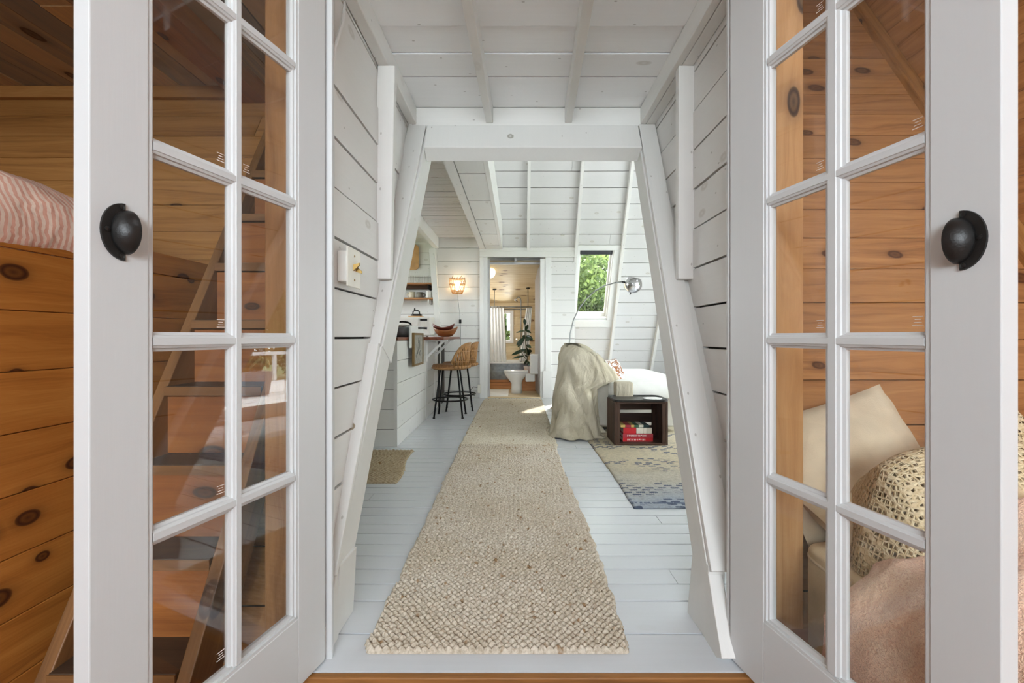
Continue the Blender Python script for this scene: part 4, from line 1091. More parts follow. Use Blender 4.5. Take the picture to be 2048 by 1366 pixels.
# wicker wall lamp
LP=PT(915,570,7.19)
t=thing('wall_lamp','glowing wicker wall lamp on the white plank wall','wall lamp',LP)
mb=MB()
for k in range(18):
    a=2*math.pi*k/18; pts=[]
    for j in range(9):
        zz=-.135+.245*j/8; rr=.075+.045*math.sin(min(1,(j/8)*1.15)*math.pi*.62)
        pts.append(LP+V(rr*math.cos(a+.08*j),-.015+rr*.85*math.sin(a+.08*j),zz))
    mb.tube(pts,.0032,5)
for j,(zz,rr) in enumerate(((-.135,.076),(-.125,.079),(-.113,.084),(-.10,.09),(-.088,.094),(.0,.116),(.012,.117),(.09,.118))):
    mb.tube([LP+V(rr*math.cos(2*math.pi*k/28),-.015+rr*.85*math.sin(2*math.pi*k/28),zz) for k in range(28)],.0045,5,True)
for a in (2.2,3.9,5.2): mb.tube([LP+V(.118*math.cos(a),-.015+.1*math.sin(a),.085),LP+V(.10*math.cos(a+.3),-.015+.085*math.sin(a+.3),.135)],.004,5)
mb.build('wicker_shade',M['rattan'],t,smooth=True)
mb=MB(); mb.lathe([(.012,-.09),(.014,-.05),(.03,-.02),(.037,.01),(.032,.04),(.012,.058),(.001,.06)],LP+V(0,-.015,0),16); mb.build('bulb',M['bulb'],t,smooth=True)
mb=MB(); mb.lathe([(.022,-.145),(.022,-.09)],LP+V(0,-.015,0),12); mb.build('socket',M['maple'],t)
mb=MB(); c0=LP+V(0,.04,-.13); mb.tube([c0,c0+V(.005,.0,-.1),c0+V(.03,0.02,-.35),PT(919.5,635,7.25),PT(921,650,7.25),PT(921,690,7.25)],.0035,6); mb.build('cord',M['tube'],t,smooth=True)
mb=MB(); p=PT(920.5,643,7.245); mb.box(p-V(.018,.012,.03),p+V(.018,.012,.03)); mb.build('cord_switch',M['steel'],t,bevel=.004)
t=thing('wall_outlet','white socket outlet low on the back wall beside the doorway','socket',(-.6,7.26,.13))
p=PT(959,777,7.25); mb=MB(); mb.box(p-V(.03,.02,.07),p+V(.02,.01,.06)); mb.build('plate',M['ivory'],t,bevel=.004)
mb=MB(); mb.tube([p+V(-.03,-.02,.02),p+V(-.09,-.03,.03),p+V(-.13,-.02,-.01),p+V(-.16,-.03,-.05),p+V(-.06,-.06,-.11)],.004,6); mb.build('cord',M['steel'],t,smooth=True)
# ------------------------------------------------------------------ bar stools
def stool(c,label):
    t=thing('bar_stool',label,'bar stool',(c[0],c[1],0),'bar stools at the counter')
    x,y=c; zs=.585
    for k,(sx,sy) in enumerate(((-1,-1),(1,-1),(-1,1),(1,1))):
        mb=MB(); mb.tube([(x+sx*.165,y+sy*.165,.012),(x+sx*.10,y+sy*.10,zs-.02)],.0105,8); lg=mb.build('leg',M['steel'],t,smooth=True)
        mb=MB(); mb.lathe([(.016,0),(.014,.016)],(x+sx*.166,y+sy*.166,0.0005),10); mb.build('foot_cap',M['black'],lg)
    mb=MB(); mb.tube([(x+.205*math.cos(a),y+.205*math.sin(a),.205) for a in [2*math.pi*k/36 for k in range(36)]],.0095,8,True); mb.build('foot_ring',M['steel'],t,smooth=True)
    mb=MB(); mb.lathe([(.13,-.03),(.20,-.022),(.212,-.005),(.212,.022),(.20,.036),(.12,.040),(.0,.038)],(x,y,zs),36); mb.build('seat',M['seatwood'],t,smooth=True)
    mb=MB(); mb.tube([(x+.214*math.cos(a),y+.214*math.sin(a),zs-.004) for a in [2*math.pi*k/36 for k in range(36)]],.009,6,True); mb.build('seat_rim',M['rattan'],t,smooth=True)
    # curved rattan backrest on the +x side
    mb=MB(); A=[math.radians(-78+156*k/22) for k in range(23)]
    hz=lambda a: zs+.035+.235*max(.0,1-(abs(a)/1.40)**4)
    for k,a in enumerate(A[1:-1]):
        mb.tube([(x+.205*math.cos(a),y+.205*math.sin(a),zs+.01),(x+.222*math.cos(a),y+.222*math.sin(a),zs+.12),(x+.236*math.cos(a),y+.236*math.sin(a),hz(a))],.0085,6)
    for q in (.07,.19): mb.tube([(x+(.206+q*.13)*math.cos(a),y+(.206+q*.13)*math.sin(a),min(hz(a),zs+q)) for a in A],.006,6)
    mb.build('backrest',M['rattan'],t,smooth=True)
    mb=MB()
    for off in (0,.016,-.014): mb.tube([(x+(.238+off*.4)*math.cos(a),y+(.238+off*.4)*math.sin(a),hz(a)+off) for a in A],.010,7)
    mb.build('top_rail',M['rattan'],t,smooth=True)
    mb=MB()
    for k in range(13):
        a=math.radians(-66+11*k); mb.ell((x+.226*math.cos(a),y+.226*math.sin(a),zs+.008),(.022,.022,.02),8,6)
    mb.build('woven_binding',M['rattan'],t,smooth=True)
    return t
s1=stool((-.795,5.60),'rattan backed bar stool standing in front of the other at the counter')
copy_tree(s1,(.045,.52,0),'rattan backed bar stool partly hidden behind the nearer one',rot=.12)
# ------------------------------------------------------------------ sofa with draped cover
t=thing('sofa','white slipcovered sofa standing under the sloped window','sofa',(1.0,5.4,0))
mb=MB(); mb.box((.52,4.62,.06),(1.62,6.35,.36)); mb.build('base',M['skirt'],t,bevel=.02)
mb=MB(); cushion(mb,(1.30,5.42,.435),(.42,.935,.085),.12,64,16); mb.build('seat_cushion',M['sheet'],t,smooth=True)
mb=MB(); cushion(mb,(.72,5.42,.49),(.11,.84,.315),.3,40,14); mb.build('backrest',M['skirt'],t,smooth=True)
mb=MB(); mb.hexa([V(.62,4.56,.10),V(.90,4.56,.08),V(.90,4.70,.08),V(.62,4.70,.10),V(.62,4.56,.50),V(.96,4.56,.50),V(.96,4.70,.50),V(.62,4.70,.50)]); mb.build('skirt',M['skirt'],t,bevel=.01)
# the throw
def throw():
    N=180; lv=[]
    def foot(z,th):
        # superellipse footprint of the drape at height z
        t_=np.clip((.855-z)/.855,0,1)
        xl=np.interp(z,[0,.3,.6,.78,.855],[.345,.36,.39,.415,.46]); 
        xr=np.interp(z,[0,.03,.30,.46,.52,.6,.68,.76,.82,.855],[.79,.80,.775,.80,1.00,.97,.90,.83,.75,.66])
        yn=np.interp(z,[0,.3,.6,.78,.855],[4.30,4.40,4.49,4.53,4.62]); yf=np.interp(z,[0,.6,.855],[6.42,6.38,6.3])
        cx_,cy_=(xl+xr)/2,(yn+yf)/2
        pw=lambda a,p:math.copysign(abs(a)**p,a)
        x=cx_+(xr-xl)/2*pw(math.cos(th),.42); y=cy_+(yf-yn)/2*pw(math.sin(th),.30)
        return x,y,t_
    zs=[0.012,.02,.05,.10,.17,.25,.33,.40,.45,.49,.53,.58,.63,.68,.72,.76,.79,.815,.835,.848,.855]
    rings=[]
    for i,z in enumerate(zs):
        ring=[]
        for k in range(N):
            th=2*math.pi*k/N
            x,y,t_=foot(z,th); nxc=math.cos(th)
            # folds grow towards the hem
            arc=x*1.0+y*.9
            x+=.105*max(0,y-4.5)*(1 if nxc<.3 else .0)
            fold=(abs(math.sin(arc*17.5+.5+1.5*math.sin(z*3.2)))**.7*1.9-1.1+.6*math.sin(arc*43+2+z*4)+.3*math.sin(arc*83+z*7))*.034*(t_**.55)
            fold+=.006*math.sin(arc*60+z*22)*(1-t_)
            nx,ny=math.cos(th),math.sin(th)
            zz=z+(.018*math.sin(y*9)+.008*math.sin(x*31+y*17) if z>.7 else 0)+(.02*math.sin(arc*13) if .03<z<.12 else 0)
            if z<.03: fold+=.03+.02*math.sin(arc*23)
            # right side stops on the seat
            if nx>.2 and y>4.75 and z<.50: zz=.515; x=min(x,.99)
            zz=max(zz,.008)
            ring.append(V(x+nx*fold,y+ny*fold,zz))
        rings.append(ring)
    mb=MB(); mb.rings(rings,False,True)
    # dome top
    return tag(mb.build('sofa_throw',M['cloth'],smooth=True,solid=.006),'cream canvas throw draped over the sofa back down to the floor','throw')
throw()
mb=MB(); mb.tube([PT(1140,881,4.27)+V(0,0,.012),PT(1160,883,4.25)+V(0,0,.02),PT(1185,882,4.27)+V(0,0,.016),PT(1200,876,4.33)+V(0,0,.02)],[.01,.02,.018,.008],8)
pillow('throw_pillow',(1.01,4.86,.585),.36,.28,.12,E(-20,0,62),M['patterned'],'brown and white patterned pillow resting against the draped sofa back',seed=4)
mb=MB()
cushion(mb,(1.005,4.445,.452),(.082,.06,.07),.15,36,12); tag(mb.build('bolster',M['cloth'],smooth=True),'small square cream bolster at the sofa corner behind the crate','cushion')
mb=MB(); cushion(mb,(1.15,6.0,.565),(.13,.16,.05),.5,28,10); tag(mb.build('folded_sheet',M['sheet'],smooth=True),'white bundled sheet at the far end of the sofa seat','sheet')
# ------------------------------------------------------------------ crate, tray, books
t=thing('wooden_crate','dark brown slatted wooden crate on its side used as a table','crate',(1.07,4.22,0))
x0,x1,y0,y1,zt=.842,1.305,4.06,4.40,.383
zb=.012
for xa in (x0,x1-.018):
    mb=MB()
    for k in range(6): mb.box((xa,y0+.002+k*.0565,zb),(xa+.018,y0+.0525+k*.0565,zt))
    mb.build('side_panel',M['dark_wood'],t,bevel=.002)
for xa in (x0+.0185,x1-.0185-.03):
    for y in (y0+.004,y1-.036):
        mb=MB(); mb.box((xa,y,zb+.016),(xa+.03,y+.03,zt-.017)); mb.build('corner_post',M['dark_wood'],t)
mb=MB()
for k in range(5): mb.box((x0+.0185,y0+k*.068,zt-.016),(x1-.0185,y0+.064+k*.068,zt))
mb.build('top_slats',M['dark_wood'],t,bevel=.002)
mb=MB()
for k in range(5): mb.box((x0+.0185,y0+k*.068,zb),(x1-.0185,y0+.064+k*.068,zb+.015))
mb.build('bottom_slats',M['dark_wood'],t,bevel=.002)
for a,b in ((.03,.12),(.15,.235),(.265,.345)):
    mb=MB(); mb.box((x0+.02,y1-.006,a),(x1-.02,y1+.006,b)); mb.build('back_slat',M['dark_wood'],t)
t=thing('serving_tray','black rounded tray lying on the dark crate','tray',(1.08,4.22,.384))
mb=MB(); n=8
def rr(x0,x1,y0,y1,r,z):
    out=[]
    for (cx_,cy_,a0) in ((x1-r,y0+r,-90),(x1-r,y1-r,0),(x0+r,y1-r,90),(x0+r,y0+r,180)):
        for k in range(n+1):
            a=math.radians(a0+90*k/n); out.append(V(cx_+r*math.cos(a),cy_+r*math.sin(a),z))
    return out
mb.rings([rr(.845,1.32,4.05,4.41,.07,.384),rr(.84,1.325,4.045,4.415,.075,.402),rr(.85,1.315,4.055,4.405,.07,.402),rr(.855,1.31,4.06,4.40,.065,.391)]); mb.build('tray',M['dark_tray'],t)
t=thing('side_plate','white round plate lying in the black tray','plate',(1.20,4.20,.392))
mb=MB(); mb.lathe([(.05,0),(.082,.006),(.086,.010),(.07,.008),(.0,.006)],(1.205,4.19,.3915),32); mb.build('plate',M['porcelain'],t,smooth=True)
def book(x0,x1,z0,z1,mat,spine,label,y=4.13,dp=.19,letters=0,group='books in the dark crate'):
    t=thing('book',label,'book',((x0+x1)/2,y+dp/2,z0),group)
    mb=MB(); mb.box((x0,y,z0),(x1,y+dp,z0+.003)); mb.box((x0,y,z1-.003),(x1,y+dp,z1)); mb.build('cover',mat,t)
    mb=MB(); mb.box((x0,y-.0022,z0),(x1,y,z1)); mb.build('spine',spine,t)
    mb=MB(); mb.box((x0+.003,y+.001,z0+.0035),(x1-.003,y+dp-.004,z1-.0035)); mb.build('pages',M['paper'],t)
    if letters:
        mb=MB(); x=x0+(x1-x0)*.14; rg=random.Random(letters)
        zc,hh=(z0+z1)/2,(z1-z0)*.42
        while x<x0+(x1-x0)*.74:
            w=rg.choice((.007,.009,.012)); 
            mb.box((x,y-.0032,zc-hh/2),(x+.0028,y-.0024,zc+hh/2))
            mb.box((x+.0028,y-.0032,zc+hh/2-.003 if rg.random()<.6 else zc-.0015),(x+w,y-.0024,zc+hh/2 if rg.random()<.6 else zc+.0015))
            if rg.random()<.6: mb.box((x+w-.0028,y-.0032,zc-hh/2),(x+w,y-.0024,zc+hh/2))
            x+=w+.004
        mb.build('spine_lettering',M['lettering'],t)
z=zb+.0155
book(.93,1.195,z,z+.034,M['red'],M['red'],'thick red book at the bottom of the stack in the crate',letters=3); z+=.035
book(.93,1.195,z,z+.033,M['crimson'],M['crimson'],'crimson book second from the bottom in the crate',letters=5); z+=.034
xs=[(.935,1.048,M['crimson'],M['red'],'squat red book at the left of the top row in the crate'),(1.050,1.112,M['green'],M['paper'],'white spined book in the middle of the top row in the crate'),(1.114,1.142,M['teal'],M['paper'],'thin white spined book with a teal cover in the crate'),(1.144,1.186,M['teal'],M['paper'],'white spined book at the right end of the top row in the crate')]
for a,b,c,sp_,lb in xs: book(a,b,z,z+.05,c,sp_,lb,y=4.135,dp=.17)
z+=.051
for a,b,c,lb in ((.915,.955,M['yellow'],'yellow paperback on top of the row in the crate'),(.957,1.005,M['crimson'],'red paperback beside the yellow one in the crate'),(1.007,1.035,M['yellow'],'thin tan paperback on top of the row in the crate'),(1.037,1.075,M['green'],'green paperback on top of the row in the crate'),(1.077,1.115,M['paper'],'white paperback on top of the row in the crate'),(1.117,1.165,M['teal'],'dark teal paperback at the right of the top row in the crate')):
    book(a,b,z,z+.022,c,c,lb,y=4.15,dp=.16)
# ------------------------------------------------------------------ arc lamp
t=thing('arc_floor_lamp','arched steel floor lamp with a chrome globe shade behind the sofa','floor lamp',(.62,6.55,0))
dl=6.6
mb=MB(); mb.lathe([(.15,0),(.15,.02),(.03,.03)],(.74,dl,.0),28); mb.build('base',M['steel'],t)
pp=[(1140,760),(1139,720),(1138.5,690),(1140,668),(1147,640),(1158,617),(1172,598),(1190,582),(1210,571),(1230,565.5),(1248,563.5)]
mb=MB(); mb.tube([V(.74,dl,.02)]+[PT(x,y,dl) for x,y in pp],.009,8); mb.build('arm',M['tube'],t,smooth=True)
g=PT(1266,569,dl); r=.125
mb=MB(); prof=[(r*math.sin(math.pi*k/24),-r*math.cos(math.pi*k/24)) for k in range(0,19)]
prof=[(a,b) for a,b in prof]+[(a*.97,b) for a,b in prof[::-1]]
Rm=Matrix.Rotation(math.radians(14),3,'Y')
mb.lathe(prof,g,32,Rm,cap=False); mb.build('globe_shade',M['chrome'],t,smooth=True)
mb=MB(); mb.ell(g+V(0,0,.0),(.045,.045,.05),14,10); mb.build('bulb',M['plastic'],t,smooth=True)
mb=MB(); mb.tube([g+Rm@V(0,0,-r-.0),g+Rm@V(-.01,0,-r-.025)],.008,8); mb.tube([g+V(-r-.03,0,.035),g+V(-r+.012,0,.03)],.012,8); mb.build('finial',M['steel'],t)
# ------------------------------------------------------------------ bathroom things
t=thing('bathtub','oval galvanised bathtub with a white rim on a wooden plinth','bathtub',(-.2,8.9,0))
def ov(rx,ry,z,cx_=-.20,cy_=8.95,n=44):
    pw=lambda a:math.copysign(abs(a)**.55,a)
    return [V(cx_+rx*pw(math.cos(2*math.pi*k/n)),cy_+ry*pw(math.sin(2*math.pi*k/n)),z) for k in range(n)]
mb=MB(); mb.rings([ov(.50,.34,.16),ov(.53,.36,.30),ov(.54,.37,.455),ov(.52,.35,.455),ov(.49,.32,.2)]); mb.build('tub_body',M['zinc'],t,smooth=False)
mb=MB(); mb.rings([ov(.53,.36,.455),ov(.585,.41,.46),ov(.585,.41,.485),ov(.52,.35,.49),ov(.51,.345,.45)],False,False); mb.build('rim',M['porcelain'],t)
mb=MB(); mb.box((-.74,8.50,.003),(.38,9.36,.065)); mb.box((-.74,8.53,.065),(.38,9.36,.115)); mb.box((-.74,8.55,.12),(.36,9.36,.158)); mb.build('plinth',M['plywood'],t,bevel=.004)
t=thing('toilet','white toilet facing left on the pale bathroom floor','toilet',(0,7.85,.004))
tx,ty=.0,7.86
def tr(rx,ry,z,dx): 
    return [V(tx+dx+rx*math.cos(2*math.pi*k/36)*(1.0 if math.cos(2*math.pi*k/36)<0 else .85),ty+ry*math.sin(2*math.pi*k/36),z) for k in range(36)]
mb=MB(); mb.rings([tr(.10,.085,.006,.0),tr(.095,.08,.10,.0),tr(.095,.085,.17,-.0),tr(.13,.12,.23,-.01),tr(.185,.165,.29,-.005),tr(.215,.18,.335,0),tr(.215,.18,.35,0)]); mb.build('bowl',M['porcelain'],t,smooth=True)
mb=MB(); mb.rings([tr(.22,.185,.352,0),tr(.224,.188,.358,0),tr(.222,.186,.366,0)]); mb.build('seat',M['porcelain'],t,smooth=False)
mb=MB(); mb.rings([tr(.218,.183,.368,0),tr(.222,.186,.374,0),tr(.21,.178,.384,0),tr(.1,.08,.388,0)]); mb.build('lid',M['porcelain'],t,smooth=True)
mb=MB(); mb.box((.215,7.68,.33),(.36,8.04,.66)); mb.build('tank',M['porcelain'],t,bevel=.02)
mb=MB(); mb.box((.14,7.76,.20),(.30,7.96,.335)); mb.build('tank_shelf',M['porcelain'],t,bevel=.02)
t=thing('plywood_box','brown grained plywood box behind the toilet','box',(.2,8.3,0))
mb=MB(); mb.box((.02,8.14,.006),(.58,8.45,.315)); mb.build('box',M['plywood'],t,bevel=.003)
t=thing('rubber_plant','tall rubber plant with dark leaves in a white pot behind the toilet','plant',(.18,8.28,.315))
mb=MB(); mb.lathe([(.055,0),(.075,.11),(.078,.115),(.068,.113),(.06,.09),(.0,.09)],(.19,8.28,.3155),24); mb.build('pot',M['terracotta'],t,smooth=True)
mb=MB(); st=[PT(1056,735,8.28),PT(1055,718,8.28),PT(1053,700,8.28),PT(1051,680,8.28),PT(1050,660,8.28),PT(1050,648,8.28)]
mb.tube(st,.008,6); mb.tube([PT(1055,722,8.28),PT(1047,712,8.26),PT(1040,698,8.24),PT(1037,690,8.24)],.006,6); mb.build('stem',M['stem'],t,smooth=True)
mb=MB()
def leaf(mb,base,tip,w,up=None):
    base=Vector(base); tip=Vector(tip); d=tip-base; L=d.length; d.normalize()
    side=d.cross(up if up else V(0,-1,.4)).normalized(); nn=side.cross(d)
    P=[]
    for i in range(9):
        f=i/8; ww=w*math.sin(math.pi*min(1,f*.96+.03))**.8
        P.append([base+d*L*f+side*ww*s_+nn*(-.12*L*f*f+abs(s_)*ww*.35) for s_ in (-1,-.5,0,.5,1)])
    mb.grid(P)
rl=random.Random(5)
for (bx_,by_,tx_,ty_,w) in ((1050,650,1049,637,.030),(1050,662,1031,664,.022),(1050,660,1062,665,.025),(1051,670,1045,676,.03),(1051,672,1066,680,.045),(1050,676,1032,690,.04),(1046,676,1036,694,.04),(1053,690,1062,695,.03),(1052,698,1022,710,.03),(1053,696,1058,712,.045),(1054,702,1065,702,.03),(1053,700,1046,706,.03),(1048,712,1025,716,.022),(1055,718,1048,730,.022),(1056,722,1060,736,.03),(1055,712,1052,712,.04),(1051,660,1056,650,.028),(1050,682,1062,676,.03)):
    leaf(mb,PT(bx_,by_,8.28),PT(tx_,ty_,8.28+rl.uniform(-.1,.08)),w,V(rl.uniform(-.4,.4),-1,rl.uniform(0,.9)))
mb.build('leaf_crown',M['leaf'],t,smooth=True,solid=.002)
def curtain(name,a,b,z0,z1,y,n,label,lean=0,amp=.022):
    mb=MB(); P=[]
    for i in range(25):
        f=i/24; row=[]
        for k in range(n*8+1):
            g=k/(n*8); x=a+(b-a)*g+lean*(f-.5)*(1 if lean else 0)*(1-g*.5)
            if lean==0: x=a+(b-a)*g*(1+.12*f)
            row.append(V(x,y+amp*math.sin(g*n*2*math.pi)*(.7+.3*f),z1+(z0-z1)*f))
        P.append(row)
    mb.grid(P); return tag(mb.build(name,M['sheet'],smooth=True,solid=.004),label,'shower curtain')
curtain('shower_curtain',-.60,-.235,.47,1.475,8.58,7,'white pleated shower curtain hanging at the left over the tub')
curtain('shower_curtain',.10,.24,.50,1.475,8.60,4,'white shower curtain gathered at the right behind the plant',-.14)
t=thing('shower_rail','steel shower curtain rail hung from the sloping ceiling on two rods','rail',(-.1,8.6,1.5))
mb=MB(); yr=8.6; zr=1.492
rng=[V(-.7,yr,zr),V(.24,yr,zr),V(.27,yr+.05,zr),V(.27,9.3,zr),V(.24,9.35,zr),V(-.7,9.35,zr)]
mb.tube(rng,.010,8); mb.build('rail',M['tube'],t,smooth=True)
for (px,pt,y) in ((989,603,8.62),(1056,583,8.55)):
    p=PT(px,pt,y); zz=zc0+(zc1-zc0)*(y-7.40)/(BW-7.40)
    mb=MB(); mb.tube([V(p.x,y,zr),V(p.x,y,zz)],.006,8); rd=mb.build('rod',M['tube'],t,smooth=True)
    mb=MB(); mb.lathe([(.035,-.012),(.035,.0)],V(p.x,y,zz-.004),16); mb.build('flange',M['steel'],rd)
for k in range(7):
    mb=MB(); x=-.60+.06*k; mb.tube([(x+.0,8.6+.014*math.cos(a),zr-.006+.02*math.sin(a)) for a in [2*math.pi*q/12 for q in range(12)]],.003,5,True); mb.build('ring',M['steel'],t)
t=thing('overhead_shower','curved chrome shower pipe with a bell shaped head over the tub','shower',(.06,9.0,1.5))
p=PT(1042,600,9.0)
mb=MB(); a=[PT(1042,725,9.0),PT(1042,640,9.0),PT(1042,602,9.0),PT(1041,597,9.0),PT(1038,594,9.0),PT(1035,595,9.0),PT(1033,599,9.0)]
mb.tube(a,.009,8); mb.build('pipe',M['tube'],t,smooth=True)
mb=MB(); q=PT(1031,602,9.0); mb.lathe([(.05,-.0),(.045,.012),(.02,.03),(.01,.05)],q,20,Matrix.Rotation(math.radians(25),3,'Y')); mb.build('head',M['chrome'],t,smooth=True)
mb=MB(); mb.ell(PT(979,545,7.72),(.098,.098,.098),28,18)
t=thing('paper_globe_lamp','round white paper globe lamp hanging in the bathroom','pendant lamp',PT(979,545,7.72))
mb.build('globe',M['globe'],t,smooth=True)
gp=PT(979,545,7.72)
mb=MB(); mb.tube([gp+V(0,0,.095),V(gp.x,gp.y,zc0-.08)],.003,6); mb.build('cord',M['trim'],t)
mb=MB(); n=6
mb.rings([rr(-.50,-.14,7.36,8.35,.03,.0065),rr(-.50,-.14,7.36,8.35,.03,.016)]); tag(mb.build('bath_mat',M['sheet'],bevel=.004),'white bath mat on the floor in front of the tub','mat')
t=thing('robe_hook','dark double hook on the bathroom wall beside the plant','hook',PT(1064,656,9.0))
p=PT(1064,656,9.385); p.x=.54
mb=MB(); mb.box(p-V(.03,.02,.018),p+V(.065,.02,.018)); mb.build('plate',M['dark_wood'],t,bevel=.003)
mb=MB(); mb.ell(p+V(-.01,-.03,0),(.016,.016,.016),10,8); mb.ell(p+V(.045,-.03,0),(.016,.016,.016),10,8); mb.build('peg',M['dark_wood'],t)
mb=MB(); mb.box((-.46,7.27,.0005),(.37,7.40,.014)); struct(mb,'trim_10',M['pine_bath'],'pale pine threshold of the bathroom doorway','threshold',bevel=.003)
# ------------------------------------------------------------------ outside
def tree(loc,h,cr,seed,label,proto=None):
    t=thing('tree',label,'tree',loc,'trees outside the house')
    rg=np.random.default_rng(seed)
    mb=MB(); mb.tube([Vector(loc),Vector(loc)+V(.1,0,h*.3),Vector(loc)+V(0,.05,h*.6)],[.16,.12,.06],9); mb.build('trunk',M['bark'],t,smooth=True)
    n=22000
    p=rg.normal(size=(n,3)); p/=np.linalg.norm(p,axis=1)[:,None]; rad=rg.random(n)**.45
    cl=rg.normal(size=(14,3))*np.array([cr*.55,cr*.55,h*.25])
    p=p*rad[:,None]*np.array([cr*.45,cr*.45,h*.17])+cl[rg.integers(0,14,n)]
    p[:,2]+=h*.47; p+=np.array(loc)
    a=rg.normal(size=(n,3)); a/=np.linalg.norm(a,axis=1)[:,None]; b=np.cross(a,rg.normal(size=(n,3))); b/=np.linalg.norm(b,axis=1)[:,None]
    s=rg.uniform(.03,.06,n)[:,None]
    vs=np.stack([p-a*s*1.5,p+b*s*.8,p+a*s*1.5,p-b*s*.8],1).reshape(-1,3)
    me=bpy.data.meshes.new('crown'); me.from_pydata(vs.tolist(),[],np.arange(n*4).reshape(n,4).tolist())
    at=me.attributes.new('rnd','FLOAT','FACE'); at.data.foreach_set('value',rg.random(n).astype(np.float32))
    me.materials.append(M['foliage']); o=bpy.data.objects.new('crown',me); COL.objects.link(o); o.parent=t; o.matrix_parent_inverse=t.matrix_basis.inverted()
    return t
tr0=tree((1.2,14.0,-.5),6.5,2.3,1,'leafy green tree directly beyond the sloped window')
k=0
for (x,y,lb) in ((3.0,15.2,'leafy green tree to the right beyond the sloped window'),(-.6,15.0,'leafy green tree beyond the bathroom window'),(-3.2,15.5,'leafy green tree beyond the bathroom at the far left'),(5.2,16.5,'leafy green tree at the far right of the rear garden'),(11.5,3.0,'leafy green tree past the deck, nearest the front'),(12.0,5.5,'leafy green tree past the middle of the deck'),(11.5,8.6,'leafy green tree past the rear end of the deck'),(12.5,11.6,'leafy green tree behind the deck corner'),(1.9,18.0,'leafy green tree further back behind the sloped window')):
    copy_tree(tr0,Vector((x,y,-.5))-Vector(tr0.location),lb,rot=k*1.3); k+=1
mb=MB(); mb.box((-30,-20,-.7),(40,40,-.55)); struct(mb,'ground',M['grass'],'grassy ground around the house','ground')
mb=MB(); region(mb,(3.52,0,-.04),Y_,X_,Z_,1.0,9.0,[.14*q for q in range(30)],.03,.006); struct(mb,'deck',M['deck'],'white painted deck outside the big glass doors','deck')
t=thing('deck_railing','white railing along the outer edge of the deck','railing',(7.6,5,0))
mb=MB(); mb.box((7.6,1.0,.55),(7.7,9.0,.62)); mb.build('top_rail',M['deck'],t)
for q in range(6):
    mb=MB(); mb.box((7.62,1.0+1.55*q,-.01),(7.68,1.07+1.55*q,.55)); mb.build('post',M['deck'],t)
t=thing('planter_box','grey wooden planter with a leafy herb on the deck','planter',(5.6,5.3,0))
mb=MB(); mb.hexa([V(5.4,5.1,0),V(5.8,5.1,0),V(5.8,5.5,0),V(5.4,5.5,0),V(5.36,5.06,.38),V(5.84,5.06,.38),V(5.84,5.54,.38),V(5.36,5.54,.38)]); mb.build('box',M['planter'],t)
mb=MB(); rl=random.Random(3)
for q in range(60):
    b=V(5.6+rl.uniform(-.15,.15),5.3+rl.uniform(-.15,.15),.39); leaf(mb,b,b+V(rl.uniform(-.15,.15),rl.uniform(-.15,.15),rl.uniform(.06,.28)),.03)
mb.build('leafy_herb',M['foliage'],t,solid=.001)
def armchair(loc,label,mat):
    x,y=loc; t=thing('deck_chair',label,'chair',(x,y,0))
    for sx in (-.24,.24):
        for sy in (-.22,.22):
            mb=MB(); mb.tube([(x+sx*1.1,y+sy*1.1,0),(x+sx,y+sy,.42)],.016,8); mb.build('leg',mat,t,smooth=True)
    mb=MB(); mb.lathe([(.26,0),(.28,.02),(.26,.04),(0,.04)],(x,y,.41),28); mb.build('seat',M['seatwood'],t,smooth=True)
    mb=MB()
    for w in (.27,.22): mb.tube([(x+.24,y-w,.43),(x+.30,y-w,.7),(x+.34,y-w*.8,.95),(x+.35,y,1.05),(x+.34,y+w*.8,.95),(x+.30,y+w,.7),(x+.24,y+w,.43)],.016,8)
    for q in range(-2,3): mb.tube([(x+.24,y+q*.08,.44),(x+.34,y+q*.07,1.0)],.009,6)
    mb.build('backrest',mat,t,smooth=True)
    for s_ in (-1,1):
        mb=MB(); mb.tube([(x+.30,y+s_*.27,.72),(x+.1,y+s_*.31,.70),(x-.18,y+s_*.31,.66),(x-.27,y+s_*.28,.55),(x-.24,y+s_*.24,.42)],.016,8); mb.build('armrest',mat,t,smooth=True)
armchair((5.0,6.6),'black steel armchair on the deck by the railing',M['steel'])
armchair((2.5,4.5),'bentwood rattan armchair inside the big glass doors',M['rattan'])
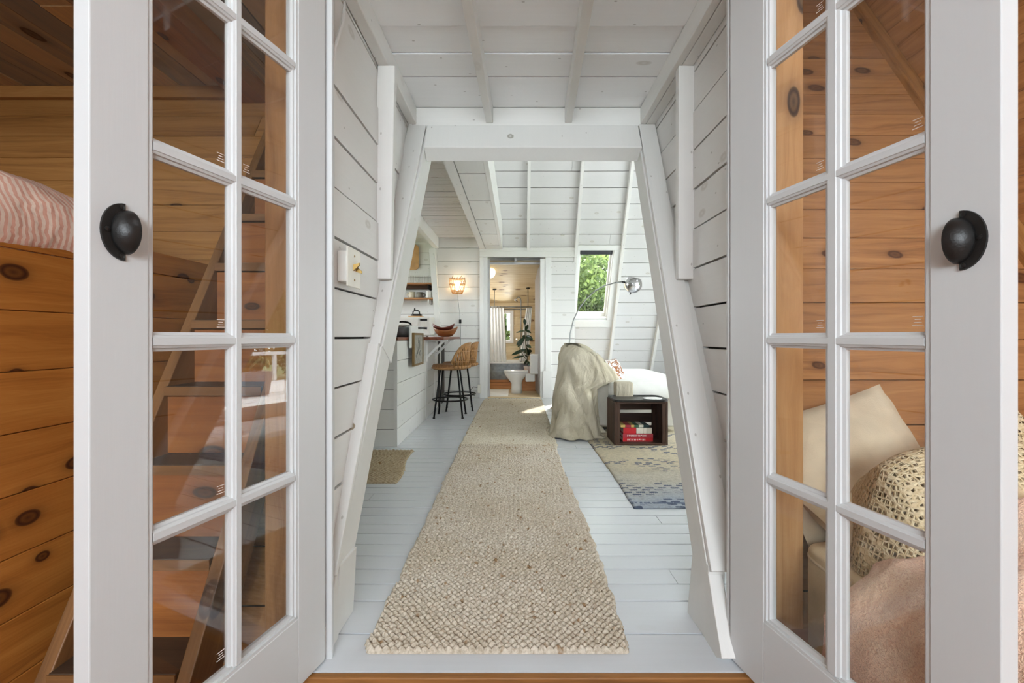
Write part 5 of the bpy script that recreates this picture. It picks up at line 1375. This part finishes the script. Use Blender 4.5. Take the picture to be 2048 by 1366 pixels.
# ------------------------------------------------------------------ light
w=bpy.data.worlds.new('World'); scene.world=w; w.use_nodes=True
bg=w.node_tree.nodes['Background']; bg.inputs[0].default_value=(.90,.955,1.0,1); bg.inputs[1].default_value=5.3
def area(name,loc,rot,sx,sy,e,col=(1,1,1)):
    l=bpy.data.lights.new(name,'AREA'); l.shape='RECTANGLE'; l.size=sx; l.size_y=sy; l.energy=e; l.color=col
    o=bpy.data.objects.new(name,l); COL.objects.link(o); o.location=loc; o.rotation_euler=[math.radians(a) for a in rot]; return o
area('fill_upper_left',(-3.5,4.95,3.65),(0,-90,0),.85,1.4,8,(1,.99,.98))  # unseen fill added outside the high opening on the kitchen side
area('fill_bedroom_rear',(0,-2.56,1.75),(90,0,0),1.9,1.0,29,(.78,.91,1))  # unseen fill panel added behind the viewpoint for doors and passage
area('fill_bedroom_overhead',(1.5,.45,3.425),(0,0,0),.45,.45,3.5,(.84,.93,1))  # unseen overhead fill added to light bed and doors from above
l=bpy.data.lights.new('sun','SUN'); l.energy=4.0; l.angle=math.radians(1.5); l.color=(1,.96,.9)
o=bpy.data.objects.new('sun',l); COL.objects.link(o); o.rotation_euler=V(.76,1.3,1.8).to_track_quat('Z','Y').to_euler()
area('daylight_bathroom',(-.1,9.5,1.15),(-90,0,0),.14,.5,10,(1,1,.98))
area('fill_kitchen_left',(-3.42,6.45,1.6),(0,-90,0),1.1,1.4,4,(1,.99,.98))  # unseen fill added to brighten the kitchen and floor
area('fill_bathroom_side',(-.70,8.35,1.35),(0,-90,0),.7,.9,2.6,(1,1,1))  # added fill panel by the solid left bathroom wall, no window there
t=thing('fill_globe','unseen white globe added behind the viewpoint to light the bedroom','pendant lamp',(-.9,-1.0,2.0))  # added out-of-view glowing globe that brightens bedroom and passage
mb=MB(); mb.ell((-.9,-1.0,1.98),(.13,.13,.13),24,16); mb.build('globe',plain('fill_globe_glow',(250,248,240),.4,emit=((240,248,255),13)),t,smooth=True)
mb=MB(); mb.tube([(-.9,-1.0,2.10),(-.9,-1.0,2.356)],.008,8); mb.build('stem',M['trim'],t)
# ------------------------------------------------------------------ camera
cd=bpy.data.cameras.new('camera'); cam=bpy.data.objects.new('camera',cd); COL.objects.link(cam)
cam.location=(0,0,H); cam.rotation_euler=(math.pi/2,0,0)
cd.sensor_width=36; cd.sensor_fit='HORIZONTAL'; cd.lens=F*36/2048
cd.shift_x=-(CX-1024)/2048; cd.shift_y=(CY-683)/2048
cd.clip_start=.02; cd.clip_end=200
scene.camera=cam
vs=scene.view_settings; vs.view_transform='Standard'; vs.look='None'; vs.gamma=1; vs.exposure=1.45; vs.use_curve_mapping=False
scene.cycles.max_bounces=12; scene.cycles.diffuse_bounces=6; scene.cycles.transparent_max_bounces=16
scene.cycles.use_denoising=True; scene.cycles.sample_clamp_indirect=6
